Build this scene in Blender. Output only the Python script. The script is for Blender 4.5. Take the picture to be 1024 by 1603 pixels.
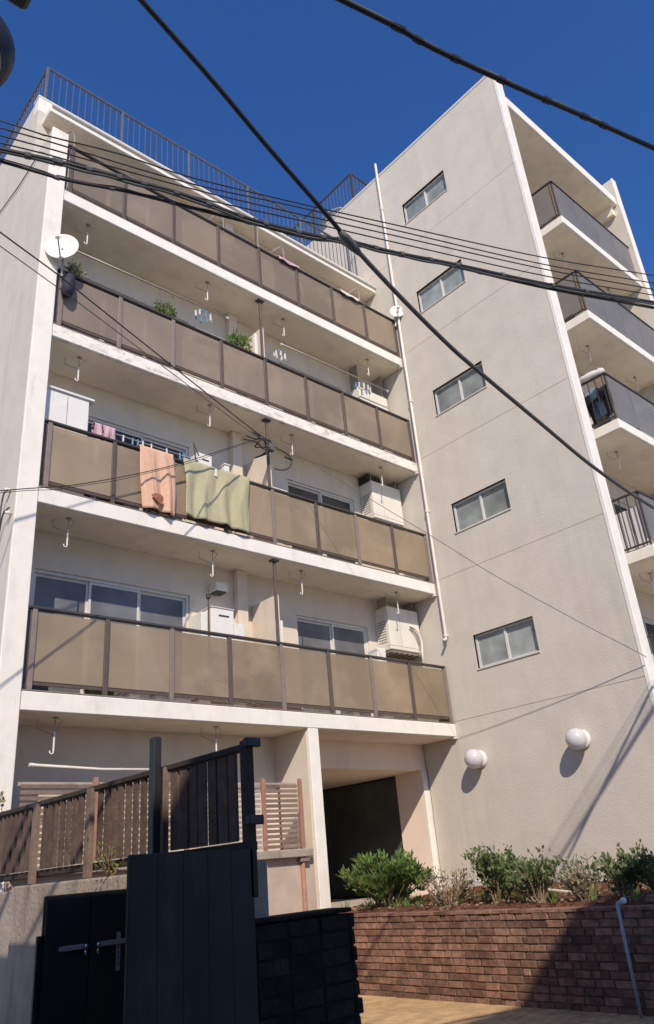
import bpy, bmesh, math, random
from mathutils import Vector, Matrix
random.seed(7)
S = bpy.context.scene
COL = S.collection
for o in list(bpy.data.objects):
    bpy.data.objects.remove(o)

# ------------------------------------------------------------------ camera
YAW, PIT, ROL = math.radians(43.345), math.radians(24.764), math.radians(-5.089)
f = Vector((math.sin(YAW)*math.cos(PIT), math.cos(YAW)*math.cos(PIT), math.sin(PIT)))
r0 = Vector((math.cos(YAW), -math.sin(YAW), 0)); u0 = r0.cross(f)
rr = math.cos(ROL)*r0 + math.sin(ROL)*u0
uu = -math.sin(ROL)*r0 + math.cos(ROL)*u0
cam = bpy.data.cameras.new('camera')
camo = bpy.data.objects.new('camera', cam); COL.objects.link(camo)
camo.matrix_world = Matrix(((rr.x, uu.x, -f.x, 0), (rr.y, uu.y, -f.y, 0), (rr.z, uu.z, -f.z, 1.5), (0, 0, 0, 1)))
cam.sensor_fit = 'VERTICAL'; cam.sensor_height = 36; cam.sensor_width = 36
cam.lens = 36*1203.04/1603
cam.clip_start = 0.05; cam.clip_end = 2000
S.camera = camo

# ------------------------------------------------------------------ world, sun, exposure
SUN = Vector((.75, 1, -1)).normalized()
W_ = bpy.data.worlds.new('World'); S.world = W_; W_.use_nodes = True
wn = W_.node_tree
sky = wn.nodes.new('ShaderNodeTexSky'); sky.sky_type = 'NISHITA'; sky.sun_disc = False
sky.sun_elevation = math.asin(-SUN.z); sky.sun_rotation = math.atan2(-SUN.x, -SUN.y)
sky.altitude = 300; sky.air_density = 1.0; sky.dust_density = 0.3; sky.ozone_density = 4.6
hs = wn.nodes.new('ShaderNodeHueSaturation'); hs.inputs['Saturation'].default_value = 1.22; hs.inputs['Hue'].default_value = .511; hs.inputs['Value'].default_value = 1.08
wn.links.new(sky.outputs[0], hs.inputs['Color'])
wn.links.new(hs.outputs[0], wn.nodes['Background'].inputs[0])
wn.nodes['Background'].inputs[1].default_value = 0.15
sl = bpy.data.lights.new('sun', 'SUN'); sl.energy = 4.6; sl.angle = math.radians(0.53); sl.color = (1, .885, .745)
so = bpy.data.objects.new('sun', sl); COL.objects.link(so); so.location = (-10, -14, 16)
so.rotation_euler = SUN.to_track_quat('-Z', 'Y').to_euler()
S.view_settings.view_transform = 'Standard'; S.view_settings.look = 'None'
S.view_settings.exposure = 0; S.view_settings.gamma = 1; S.view_settings.use_curve_mapping = False
S.cycles.use_denoising = True
S.cycles.max_bounces = 8; S.cycles.transparent_max_bounces = 16

# ------------------------------------------------------------------ materials
M = {}
def mat(name, col, rough=.8, var=.06, scale=6., bump=0., bscale=60., spec=.3, metal=0., stain=None, stain_amt=0., stain_scale=(1.5, 1.5, .35), alpha=None, transl=0., obj_coord=False, rnd=0., stain2=None):
    m = bpy.data.materials.new(name); m.use_nodes = True
    nt = m.node_tree; N = nt.nodes; L = nt.links
    p = N['Principled BSDF']
    p.inputs['Roughness'].default_value = rough
    p.inputs['Specular IOR Level'].default_value = spec
    p.inputs['Metallic'].default_value = metal
    if obj_coord:
        tc = N.new('ShaderNodeTexCoord'); co = tc.outputs['Object']
    else:
        tc = N.new('ShaderNodeNewGeometry'); co = tc.outputs['Position']
    n = N.new('ShaderNodeTexNoise'); n.inputs['Scale'].default_value = scale; n.inputs['Detail'].default_value = 6
    L.new(co, n.inputs['Vector'])
    mr = N.new('ShaderNodeMapRange'); mr.inputs['From Min'].default_value = .3; mr.inputs['From Max'].default_value = .7
    mr.inputs['To Min'].default_value = 1-var; mr.inputs['To Max'].default_value = 1+var
    L.new(n.outputs['Fac'], mr.inputs['Value'])
    mul = N.new('ShaderNodeVectorMath'); mul.operation = 'SCALE'; mul.inputs[0].default_value = col[:3]
    L.new(mr.outputs[0], mul.inputs['Scale'])
    cur = mul.outputs[0]
    if rnd:
        oi = N.new('ShaderNodeObjectInfo'); m2 = N.new('ShaderNodeMapRange')
        m2.inputs['To Min'].default_value = 1-rnd; m2.inputs['To Max'].default_value = 1+rnd
        L.new(oi.outputs['Random'], m2.inputs['Value'])
        v2 = N.new('ShaderNodeVectorMath'); v2.operation = 'SCALE'
        L.new(cur, v2.inputs[0]); L.new(m2.outputs[0], v2.inputs['Scale']); cur = v2.outputs[0]
    if stain is not None:
        mp = N.new('ShaderNodeMapping'); mp.inputs['Scale'].default_value = stain_scale
        L.new(co, mp.inputs['Vector'])
        n2 = N.new('ShaderNodeTexNoise'); n2.inputs['Scale'].default_value = 1.6; n2.inputs['Detail'].default_value = 8; n2.inputs['Roughness'].default_value = .65
        L.new(mp.outputs[0], n2.inputs['Vector'])
        r2 = N.new('ShaderNodeMapRange'); r2.inputs['From Min'].default_value = .5; r2.inputs['From Max'].default_value = .75
        r2.inputs['To Min'].default_value = 0; r2.inputs['To Max'].default_value = stain_amt
        L.new(n2.outputs['Fac'], r2.inputs['Value'])
        mx = N.new('ShaderNodeMix'); mx.data_type = 'RGBA'
        L.new(r2.outputs[0], mx.inputs['Factor']); L.new(cur, mx.inputs[6]); mx.inputs[7].default_value = (*stain, 1)
        cur = mx.outputs[2]
    if stain2 is not None:
        c2, amt2, sc2, lo2 = stain2
        mp = N.new('ShaderNodeMapping'); mp.inputs['Scale'].default_value = sc2; mp.inputs['Location'].default_value = (3.7, 1.9, 8.3)
        L.new(co, mp.inputs['Vector'])
        n4 = N.new('ShaderNodeTexNoise'); n4.inputs['Scale'].default_value = 1.; n4.inputs['Detail'].default_value = 9; n4.inputs['Roughness'].default_value = .7
        L.new(mp.outputs[0], n4.inputs['Vector'])
        r4 = N.new('ShaderNodeMapRange'); r4.inputs['From Min'].default_value = lo2; r4.inputs['From Max'].default_value = lo2+.14
        r4.inputs['To Min'].default_value = 0; r4.inputs['To Max'].default_value = amt2
        L.new(n4.outputs['Fac'], r4.inputs['Value'])
        mx = N.new('ShaderNodeMix'); mx.data_type = 'RGBA'
        L.new(r4.outputs[0], mx.inputs['Factor']); L.new(cur, mx.inputs[6]); mx.inputs[7].default_value = (*c2, 1)
        cur = mx.outputs[2]
    L.new(cur, p.inputs['Base Color'])
    if bump:
        n3 = N.new('ShaderNodeTexNoise'); n3.inputs['Scale'].default_value = bscale; n3.inputs['Detail'].default_value = 4
        L.new(co, n3.inputs['Vector'])
        b = N.new('ShaderNodeBump'); b.inputs['Strength'].default_value = bump; b.inputs['Distance'].default_value = .02
        L.new(n3.outputs['Fac'], b.inputs['Height']); L.new(b.outputs[0], p.inputs['Normal'])
    out = N['Material Output']
    sh = p.outputs[0]
    if transl:
        t = N.new('ShaderNodeBsdfTranslucent'); L.new(cur, t.inputs['Color'])
        ms = N.new('ShaderNodeMixShader'); ms.inputs[0].default_value = transl
        L.new(sh, ms.inputs[1]); L.new(t.outputs[0], ms.inputs[2]); sh = ms.outputs[0]
    if alpha is not None:
        t = N.new('ShaderNodeBsdfTransparent'); t.inputs[0].default_value = (*alpha[1], 1)
        ms = N.new('ShaderNodeMixShader'); ms.inputs[0].default_value = alpha[0]
        L.new(sh, ms.inputs[1]); L.new(t.outputs[0], ms.inputs[2]); sh = ms.outputs[0]
    L.new(sh, out.inputs['Surface'])
    M[name] = m
    return m

mat('stucco', (.58, .53, .455), .95, .05, 2.2, .24, 40, .15, stain=(.47, .415, .355), stain_amt=.45, stain_scale=(2.4, 2.4, .17), stain2=((.635, .58, .51), .5, (.5, .5, .8), .52))
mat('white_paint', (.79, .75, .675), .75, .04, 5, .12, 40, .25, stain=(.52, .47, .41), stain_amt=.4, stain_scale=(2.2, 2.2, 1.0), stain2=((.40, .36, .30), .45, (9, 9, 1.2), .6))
mat('peeling_paint', (.80, .74, .66), .8, .05, 5, .5, 22, .25, stain=(.33, .30, .26), stain_amt=.95, stain_scale=(3.2, 3.2, 7.0))
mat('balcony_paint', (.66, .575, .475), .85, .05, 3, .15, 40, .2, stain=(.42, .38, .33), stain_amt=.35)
mat('soffit_paint', (.87, .785, .64), .85, .05, 2.5, .12, 40, .2, stain=(.42, .37, .31), stain_amt=.35, stain_scale=(1.2, 1.2, 1))
mat('entrance_paint', (.83, .685, .57), .85, .04, 3, .12, 40, .2, stain=(.5, .41, .35), stain_amt=.3)
mat('smoked_panel_grey', (.35, .29, .23), .28, .10, 1.3, 0, spec=.45, transl=.2, alpha=(.31, (.80, .68, .56)), rnd=.17, stain=(.47, .39, .32), stain_amt=.75, stain_scale=(.8, .8, .9))
mat('smoked_panel', (.425, .34, .24), .28, .10, 1.3, 0, spec=.45, transl=.2, alpha=(.31, (.80, .68, .56)), rnd=.17, stain=(.56, .46, .35), stain_amt=.75, stain_scale=(.8, .8, .9))
mat('grey_panel', (.30, .285, .265), .3, .1, 1.5, 0, spec=.45, transl=.2, alpha=(.28, (.75, .73, .73)))
mat('brown_metal', (.10, .073, .06), .5, .12, 9, spec=.4, rnd=.08)
mat('pale_brown_metal', (.22, .175, .15), .5, .12, 9, spec=.4)
mat('dark_metal', (.055, .047, .045), .45, .12, 9, spec=.5)
mat('blue_grey_metal', (.10, .105, .135), .5, .12, 9, spec=.4)
mat('alu_frame', (.62, .60, .56), .4, .06, 8, spec=.5)
mat('frosted_glass', (.27, .295, .28), .22, .35, 2.2, .05, 300, spec=.6, rnd=.25)
mat('window_glass', (.14, .145, .155), .3, .35, 1.6, spec=.3)
mat('dark_glass', (.045, .045, .045), .15, .3, 2.0, spec=.4)
mat('white_plastic', (.74, .72, .68), .45, .04, 8, spec=.4)
mat('cream_enamel', (.74, .70, .62), .5, .05, 6, spec=.35, stain=(.5, .44, .36), stain_amt=.35)
mat('lamp_globe', (.72, .70, .71), .3, .02, 6, spec=.5, transl=.25)
mat('pipe_paint', (.66, .61, .55), .7, .06, 8, spec=.3)
mat('steel_rod', (.33, .31, .28), .45, .1, 12, spec=.5, metal=.2)
mat('cable_black', (.022, .022, .024), .55, .2, 30, spec=.4)
mat('cable_grey', (.10, .105, .105), .6, .15, 20, spec=.35)
mat('brick', (.235, .132, .09), .92, .3, 14, .6, 70, .15, rnd=.42, stain=(.075, .045, .038), stain_amt=.85, stain_scale=(3.2, 3.2, 4), stain2=((.42, .33, .27), .6, (6, 6, 9), .6))
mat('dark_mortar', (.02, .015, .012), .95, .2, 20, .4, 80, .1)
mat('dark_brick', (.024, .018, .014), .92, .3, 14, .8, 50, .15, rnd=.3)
mat('mortar', (.17, .115, .085), .95, .2, 20, .4, 80, .1)
mat('paver', (.50, .335, .17), .9, .14, 8, .3, 80, .2, rnd=.14)
mat('paver_joint', (.20, .13, .07), .95, .2, 20, .3, 80, .1)
mat('lane_concrete', (.47, .41, .33), .9, .12, 3, .3, 90, .2, stain=(.28, .25, .21), stain_amt=.6)
mat('soil', (.13, .058, .036), .98, .45, 22, 1.0, 45, .05)
mat('concrete', (.33, .275, .225), .92, .14, 5, .5, 35, .15, stain=(.13, .10, .08), stain_amt=.8, stain_scale=(3, 3, .8))
mat('terrace_paint', (.47, .375, .30), .85, .1, 4, .2, 40, .2, stain=(.33, .25, .2), stain_amt=.5)
mat('fence_wood', (.118, .08, .06), .8, .25, 12, .3, 60, .2, rnd=.18)
mat('fence_post_wood', (.20, .145, .115), .8, .2, 10, .3, 60, .2, rnd=.08)
mat('fence_rail_wood', (.05, .038, .03), .8, .2, 10, .3, 60, .2)
mat('screen_wood', (.36, .30, .255), .8, .15, 10, .2, 60, .2, rnd=.14)
mat('screen_brown', (.22, .155, .12), .8, .15, 10, .2, 60, .2, rnd=.2)
mat('salmon_post', (.33, .175, .125), .75, .15, 10, .2, 60, .2)
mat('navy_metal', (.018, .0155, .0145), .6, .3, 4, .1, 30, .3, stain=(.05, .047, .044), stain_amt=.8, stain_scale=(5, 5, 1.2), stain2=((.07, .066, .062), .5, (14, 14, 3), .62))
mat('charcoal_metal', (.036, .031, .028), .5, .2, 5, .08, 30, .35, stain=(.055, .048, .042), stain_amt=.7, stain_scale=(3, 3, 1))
mat('silver', (.75, .75, .75), .2, .05, 10, metal=1, spec=.5)
mat('sticker', (.45, .36, .36), .6, .08, 30)
mat('sticker_print', (.06, .05, .055), .7, .05, 30)
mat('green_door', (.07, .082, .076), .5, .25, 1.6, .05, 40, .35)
mat('leaf_green', (.14, .21, .05), .55, .45, 9, spec=.35, transl=.3)
mat('leaf_dark', (.12, .165, .055), .5, .45, 9, spec=.4, transl=.25)
mat('leaf_pale', (.28, .29, .17), .6, .4, 12, spec=.3, transl=.3)
mat('leaf_dry', (.29, .225, .135), .8, .4, 12, spec=.2, transl=.2)
mat('stem', (.27, .20, .13), .9, .25, 18, .4, 60, .1)
mat('peach_cloth', (.74, .47, .33), .95, .06, 14, .25, 160, .05, transl=.15)
mat('peach_dark', (.33, .155, .09), .95, .06, 14, .2, 160, .05)
mat('green_cloth', (.50, .465, .30), .95, .04, 14, .35, 160, .05, transl=.15)
mat('pink_cloth', (.62, .42, .47), .95, .1, 14, .2, 160, .05, transl=.15)
mat('white_cloth', (.75, .73, .72), .95, .05, 14, .2, 160, .05, transl=.15)
mat('blue_plastic', (.22, .36, .52), .5, .08, 10, transl=.2)
mat('navy_bag', (.03, .032, .05), .7, .3, 10, .3, 40, .3)
mat('house_wall', (.36, .34, .31), .9, .08, 3, .2, 40, .2)
mat('house_roof', (.12, .11, .11), .8, .1, 5, .2, 30, .2)
mat('pole_concrete', (.32, .31, .29), .9, .08, 6, .2, 50, .15)
mat('lamp_dark', (.02, .02, .021), .5, .1, 8, spec=.4)
mat('lamp_inner', (.22, .19, .165), .6, .15, 8, spec=.3)
mat('tank_grey', (.32, .35, .38), .5, .08, 6, spec=.4)

# ------------------------------------------------------------------ mesh helpers
WO = {}
class MB:
    def __init__(s): s.v = []; s.f = []
    def add(s, vs, fs):
        b = len(s.v); s.v += [tuple(v) for v in vs]; s.f += [tuple(i+b for i in q) for q in fs]; return s
    def box(s, x0, x1, y0, y1, z0, z1):
        return s.add([(x0,y0,z0),(x1,y0,z0),(x1,y1,z0),(x0,y1,z0),(x0,y0,z1),(x1,y0,z1),(x1,y1,z1),(x0,y1,z1)],
                     [(0,3,2,1),(4,5,6,7),(0,1,5,4),(1,2,6,5),(2,3,7,6),(3,0,4,7)])
    def bev(s, x0, x1, y0, y1, z0, z1, w=.01, seg=1):
        bm = bmesh.new(); bmesh.ops.create_cube(bm, size=1)
        for v in bm.verts: v.co = Vector(((x0+x1)/2+v.co.x*(x1-x0), (y0+y1)/2+v.co.y*(y1-y0), (z0+z1)/2+v.co.z*(z1-z0)))
        bmesh.ops.bevel(bm, geom=list(bm.edges), offset=w, segments=seg, affect='EDGES', profile=.5)
        bm.verts.index_update()
        s.add([v.co for v in bm.verts], [[v.index for v in q.verts] for q in bm.faces]); bm.free(); return s
    def tube(s, pts, rad, n=8, cap=True):
        pts = [Vector(p) for p in pts]; k = len(pts); b = len(s.v)
        rads = rad if isinstance(rad, (list, tuple)) else [rad]*k
        up = Vector((0, 0, 1)); pu = None
        for i, p in enumerate(pts):
            d = (pts[min(i+1, k-1)]-pts[max(i-1, 0)]).normalized()
            if pu is None:
                a = up if abs(d.z) < .9 else Vector((1, 0, 0))
                pu = (a-d*a.dot(d)).normalized()
            else:
                pu = (pu-d*pu.dot(d)).normalized()
            w = d.cross(pu)
            for j in range(n):
                t = 2*math.pi*j/n
                s.v.append(tuple(p+rads[i]*(math.cos(t)*pu+math.sin(t)*w)))
        for i in range(k-1):
            for j in range(n):
                a = b+i*n+j; c = b+i*n+(j+1) % n
                s.f.append((a, c, c+n, a+n))
        if cap:
            s.f.append(tuple(b+j for j in reversed(range(n)))); s.f.append(tuple(b+(k-1)*n+j for j in range(n)))
        return s
    def lathe(s, prof, c, axis, n=24):
        """prof: list of (r, h) along axis from c"""
        ax = Vector(axis).normalized(); a = Vector((0, 0, 1)) if abs(ax.z) < .9 else Vector((1, 0, 0))
        u = (a-ax*a.dot(ax)).normalized(); w = ax.cross(u); b = len(s.v); c = Vector(c)
        for (r_, h) in prof:
            for j in range(n):
                t = 2*math.pi*j/n
                s.v.append(tuple(c+ax*h+max(r_, 1e-4)*(math.cos(t)*u+math.sin(t)*w)))
        for i in range(len(prof)-1):
            for j in range(n):
                q = b+i*n+j; e = b+i*n+(j+1) % n
                s.f.append((q, e, e+n, q+n))
        s.f.append(tuple(b+j for j in reversed(range(n)))); s.f.append(tuple(b+(len(prof)-1)*n+j for j in range(n)))
        return s
    def build(s, name, m, parent=None, smooth=False, origin=None):
        vs = [Vector(v) for v in s.v]
        if origin is None:
            lo = [min(v[i] for v in vs) for i in range(3)]; hi = [max(v[i] for v in vs) for i in range(3)]
            origin = ((lo[0]+hi[0])/2, (lo[1]+hi[1])/2, lo[2])
        og = Vector(origin)
        me = bpy.data.meshes.new(name); me.from_pydata([v-og for v in vs], [], s.f); me.update()
        me.materials.append(M[m])
        if smooth:
            for p in me.polygons: p.use_smooth = True
        return place(name, me, og, parent)

def place(name, me, og, parent=None, scale=None, rot=None):
    o = bpy.data.objects.new(name, me); COL.objects.link(o)
    og = Vector(og); WO[o.name] = og
    if parent is not None:
        o.parent = parent; o.location = og-WO[parent.name]
    else: o.location = og
    if scale: o.scale = scale
    if rot: o.rotation_euler = rot
    return o
def empty(name, loc, parent=None):
    return place(name, None, loc, parent)
def tag(o, label=None, cat=None, group=None, kind=None):
    if label: o['label'] = label
    if cat: o['category'] = cat
    if group: o['group'] = group
    if kind: o['kind'] = kind
    return o
def unit(name, m, w=.006):
    """bevelled unit box mesh centred on 0, bevel in absolute units ignored on scaling"""
    b = MB().bev(-.5, .5, -.5, .5, -.5, .5, w)
    me = bpy.data.meshes.new(name); me.from_pydata(b.v, [], b.f); me.update(); me.materials.append(M[m]); return me
def ubox(name, me, x0, x1, y0, y1, z0, z1, parent=None, rot=None):
    return place(name, me, ((x0+x1)/2, (y0+y1)/2, (z0+z1)/2), parent, (x1-x0, y1-y0, z1-z0), rot)

def wall(axis, p0, p1, a0, a1, z0, z1, holes=()):
    """slab normal to axis ('x' or 'y') from p0 to p1, spanning a0..a1, with rectangular holes (b0,b1,c0,c1)"""
    A = sorted({a0, a1, *[h[0] for h in holes], *[h[1] for h in holes]})
    Z = sorted({z0, z1, *[h[2] for h in holes], *[h[3] for h in holes]})
    A = [a for a in A if a0 <= a <= a1]; Z = [z for z in Z if z0 <= z <= z1]
    def solid(i, j):
        if not (0 <= i < len(A)-1 and 0 <= j < len(Z)-1): return False
        ca = (A[i]+A[i+1])/2; cz = (Z[j]+Z[j+1])/2
        return not any(h[0] < ca < h[1] and h[2] < cz < h[3] for h in holes)
    b = MB(); P = (lambda p, a, z: (p, a, z)) if axis == 'x' else (lambda p, a, z: (a, p, z))
    for i in range(len(A)-1):
        for j in range(len(Z)-1):
            if not solid(i, j): continue
            q = (A[i], A[i+1], Z[j], Z[j+1])
            for p in (p0, p1):
                b.add([P(p,q[0],q[2]),P(p,q[1],q[2]),P(p,q[1],q[3]),P(p,q[0],q[3])], [(0,1,2,3)])
            if not solid(i-1, j): b.add([P(p0,q[0],q[2]),P(p1,q[0],q[2]),P(p1,q[0],q[3]),P(p0,q[0],q[3])], [(0,1,2,3)])
            if not solid(i+1, j): b.add([P(p0,q[1],q[2]),P(p1,q[1],q[2]),P(p1,q[1],q[3]),P(p0,q[1],q[3])], [(0,1,2,3)])
            if not solid(i, j-1): b.add([P(p0,q[0],q[2]),P(p1,q[0],q[2]),P(p1,q[1],q[2]),P(p0,q[1],q[2])], [(0,1,2,3)])
            if not solid(i, j+1): b.add([P(p0,q[0],q[3]),P(p1,q[0],q[3]),P(p1,q[1],q[3]),P(p0,q[1],q[3])], [(0,1,2,3)])
    return b

def catmull(pts, sub=6):
    pts = [Vector(p) for p in pts]; out = []
    for i in range(len(pts)-1):
        p0 = pts[max(i-1, 0)]; p1 = pts[i]; p2 = pts[i+1]; p3 = pts[min(i+2, len(pts)-1)]
        for k in range(sub):
            t = k/sub
            out.append(.5*((2*p1)+(p2-p0)*t+(2*p0-5*p1+4*p2-p3)*t*t+(3*p1-p0-3*p2+p3)*t**3))
    out.append(pts[-1]); return out

# ------------------------------------------------------------------ dimensions (metres, camera eye at 0,0,1.5)
XW = 11.316      # face of the stair wing side wall (faces -X)
X0 = 3.13        # left end wall face
FY = 9.10        # balcony slab front
BY = 9.95        # main facade behind the balconies
ZT = [3.68+2.7*k for k in range(5)]     # slab tops; the last is the roof
TH = .23

# ------------------------------------------------------------------ ground
g = MB(); g.add([(-400,-400,0),(400,-400,0),(400,400,0),(-400,400,0)], [(0,1,2,3)])
tag(g.build('ground', 'lane_concrete', origin=(0, 0, 0)), kind='structure')
fc = tag(MB().box(3.2, 7.72, 3.6, 9.0, .002, .006).build('forecourt', 'paver_joint'), kind='structure')
pm = unit('paver_mesh', 'paver', .02)
for i in range(9):
    xx = 5.78+i*.213
    for j in range(34):
        yy = 4.05+j*.105+(.05 if i % 2 else 0)
        if yy > 8.6 or yy < 9.9-xx*.72-1.0 : pass
        if i*1.0 < 3 and yy < 6.4: continue
        ubox('paver', pm, xx, xx+.205, yy*1.0+(j*.03), yy+j*.03+.125, .004, .022+random.uniform(-.002, .002), fc)

# ------------------------------------------------------------------ apartment building
B = empty('apartment_building', (7.2, 9.95, 0))
tag(B, 'white L-shaped concrete apartment block with brown-panelled balconies and windowed stair wing', 'building')
# left end wall and fin
wall('x', X0, X0+.22, 9.95, 22, 0, 14.5).build('end_wall', 'stucco', B)
MB().box(X0+.002, 3.40, 9.13, 9.95, 0, 13.0).build('end_fin', 'stucco', B)
MB().bev(X0-.006, 3.40, 9.08, 9.135, 0, 13.015, .008).build('fin_trim', 'white_paint', B)
# main facade with window openings
WL = (3.74, 6.25); WR = (8.42, 10.17)
holes = []
for k in range(4):
    holes += [(WL[0], WL[1], ZT[k]+.06, ZT[k]+1.90), (WR[0], WR[1], ZT[k]+.06, ZT[k]+1.90)]
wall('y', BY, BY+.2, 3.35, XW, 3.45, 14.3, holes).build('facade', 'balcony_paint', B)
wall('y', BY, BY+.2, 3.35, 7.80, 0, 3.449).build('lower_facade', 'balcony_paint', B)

# soffit slab pieces and balconies
glass_alt = ['window_glass', 'dark_glass', 'dark_glass', 'dark_glass']
panel_mes = [unit('railing_panel_mesh', 'smoked_panel' if k < 2 else 'smoked_panel_grey', .01) for k in range(4)]
post_me = unit('railing_post_mesh', 'brown_metal', .06)
post2_me = unit('railing_post_pale_mesh', 'pale_brown_metal', .06)
NP = 8; PX = [3.50+i*(11.25-3.50)/NP for i in range(NP+1)]
def sliding_window(x0, x1, z0, z1, n, gm, y=BY, parent=None):
    fr = MB(); t = .045
    fr.box(x0, x1, y+.03, y+.12, z1-t, z1); fr.box(x0, x1, y+.03, y+.12, z0, z0+t)
    fr.box(x0, x0+t, y+.03, y+.12, z0+t, z1-t); fr.box(x1-t, x1, y+.03, y+.12, z0+t, z1-t)
    w = fr.build('window', 'alu_frame', parent or B)
    dx = (x1-x0-2*t)/n
    for i in range(n):
        a = x0+t+i*dx; o = .0 if i % 2 else .03
        MB().box(a+.02, a+dx-.02, y+.058+o, y+.066+o, z0+t+.03, z1-t-.03).build('pane', gm, w)
        s = MB(); s.box(a-.0, a+.035, y+.045+o, y+.075+o, z0+t, z1-t).box(a+dx-.035, a+dx, y+.045+o, y+.075+o, z0+t, z1-t)
        s.box(a+.035, a+dx-.035, y+.047+o, y+.073+o, z1-t-.04, z1-t).box(a+.035, a+dx-.035, y+.047+o, y+.073+o, z0+t, z0+t+.06)
        s.build('sash', 'alu_frame', w)
    return w
for k in range(4):
    zt = ZT[k]
    sb = MB()
    sb.bev(3.402, XW-.003, FY, BY-.002, zt-TH, zt, .012)
    bal = sb.build('balcony', 'white_paint' if k != 2 else 'peeling_paint', B)
    # drip nose under the right end of the slab, painted soffit
    MB().box(3.41, XW-.01, FY+.07, BY-.004, zt-TH-.004, zt-TH+.01).build('soffit', 'soffit_paint', bal)
    for i in range(NP):
        ubox('railing_panel', panel_mes[k], PX[i]+.02, PX[i+1]-.02, FY+.028, FY+.035, zt+.13, zt+.99, bal)
    for i in range(NP+1):
        ubox('railing_post', post2_me if (i % 2 == 0 and k in (0, 1)) or (k == 2 and i < 3) else post_me, PX[i]-.032, PX[i]+.032, FY+.003, FY+.05, zt+.021, zt+1.02, bal)
    MB().bev(3.42, 11.28, FY+.0, FY+.075, zt+1.02, zt+1.062, .01).build('top_rail', 'dark_metal', bal)
    MB().box(3.47, 11.27, FY+.036, FY+.065, zt+.085, zt+.135).build('bottom_rail', 'brown_metal', bal)
    MB().bev(3.41, XW-.006, FY+.004, FY+.03, zt+.002, zt+.02, .003).build('edge_flashing', 'pale_brown_metal', bal)
    # returns at both ends
    for x in (3.45, 11.285):
        e = MB().box(x-.02, x+.02, FY+.08, FY+.11, zt+.005, zt+1.02)
        e.tube([(x, FY+.09, zt+.96), (x, BY-.01, zt+.96)], .016, 6).tube([(x, FY+.09, zt+.1), (x, BY-.01, zt+.1)], .016, 6)
        e.build('end_return', 'pale_brown_metal', bal)
    MB().box(11.262, 11.276, FY+.12, BY-.02, zt+.14, zt+.95).build('end_panel', 'white_plastic', bal)
    sliding_window(WL[0], WL[1], zt+.06, zt+1.9, 3, glass_alt[k])
    sliding_window(WR[0], WR[1], zt+.06, zt+1.9, 2, 'dark_glass' if k else 'window_glass')
    # partition between the two flats + pilaster
    ztop = zt+2.7-TH-.006 if k < 3 else zt+2.3
    MB().bev(7.452, 7.50, FY+.16, BY-.003, zt+.06, zt+(1.9 if k < 3 else 1.3), .004).build('partition_wall', 'balcony_paint', B)
    MB().bev(7.436, 7.466, FY+.135, FY+.158, zt+.06, zt+1.82, .004).build('partition_edge', 'white_plastic', B)
    MB().bev(7.10, 7.30, BY-.12, BY-.002, zt+.003, ztop, .006).build('pilaster', 'balcony_paint', B)
    # storey post in front of the partition
    if k < 3:
        MB().tube([(7.40, FY+.11, zt+.9), (7.40, FY+.11, zt+2.7-TH)], .027, 8).box(7.33, 7.47, FY+.06, FY+.16, zt+2.7-TH-.03, zt+2.7-TH-.006).build('storey_post', 'brown_metal', B)
    else:
        MB().tube([(7.40, FY+.11, zt+.9), (7.40, FY+.11, zt+1.95)], .027, 8).build('storey_post', 'brown_metal', B)

# ceiling mounted drying-pole hangers
def hanger(x, y, z, drop=.36, s=1):
    h = MB(); h.box(x-.03, x+.03, y-.03, y+.03, z-.014, z-.004)
    h.tube([(x, y, z-.01), (x-.0, y, z-drop*.55)], .007, 5)
    h.tube([(x-.17*s, y+.12, z-.01), (x-.17*s, y+.12, z-drop*.35), (x, y, z-drop*.62)], .006, 5)
    h.tube([(x+.02, y, z-.02), (x+.09*s, y, z-drop*.1), (x, y, z-drop*.5)], .005, 5)
    o = h.build('pole_hanger', 'steel_rod', B)
    a = MB().tube([(x, y, z-drop*.5), (x, y, z-drop*1.15)], .011, 6)
    a.tube([(x-.022+.024*math.cos(t), y, z-drop*1.15+.024*math.sin(t)) for t in [-i*math.pi/6 for i in range(0, 8)]], .008, 5)
    a.build('hook', 'white_plastic', o)
HX = (3.95, 6.30, 8.10, 10.45)
for k in range(3):
    for x in HX: hanger(x, 9.36, ZT[k+1]-TH)
for x in (3.95, 6.30): hanger(x, 9.36, ZT[0]-TH)
# top balcony: arches on the rail
for x in (3.47, 6.5, 8.0, 10.15):
    z = ZT[3]+1.04; y = FY+.04
    MB().tube(catmull([(x+.05, y, z-.1), (x+.05, y, z+.22), (x+.02, y, z+.36), (x-.05, y+.03, z+.37), (x-.3, y+.25, z+.12)]), .013, 6).build('pole_bracket', 'steel_rod', B)

# roof: eave, parapet, railing
MB().bev(3.22, XW-.004, 9.58, BY-.002, 13.98, 14.12, .01).build('eave', 'white_paint', B)
MB().box(3.24, XW-.01, 9.60, BY-.004, 13.972, 13.985).build('eave_soffit', 'soffit_paint', B)
MB().tube([(3.24, 9.565, 14.125), (XW-.02, 9.565, 14.125)], .035, 8).build('gutter', 'pipe_paint', B)
MB().bev(X0-.005, XW-.003, BY-.004, 10.16, 14.301, 14.66, .012).build('parapet', 'white_paint', B)
MB().bev(X0-.02, XW-.003, BY-.012, 10.18, 14.655, 14.70, .01).build('coping', 'white_paint', B)
MB().box(X0, X0+.2, 10.181, 22, 14.5, 14.66).build('side_parapet', 'stucco', B)
MB().box(X0+.2, XW, 10.15, 22, 14.3, 14.5).build('roof', 'stucco', B)
bal_me = unit('baluster_mesh', 'blue_grey_metal', .05)
rl = MB().tube([(3.26, 10.06, 15.68), (11.2, 10.06, 15.68)], .028, 8).build('roof_railing', 'blue_grey_metal', B)
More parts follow.
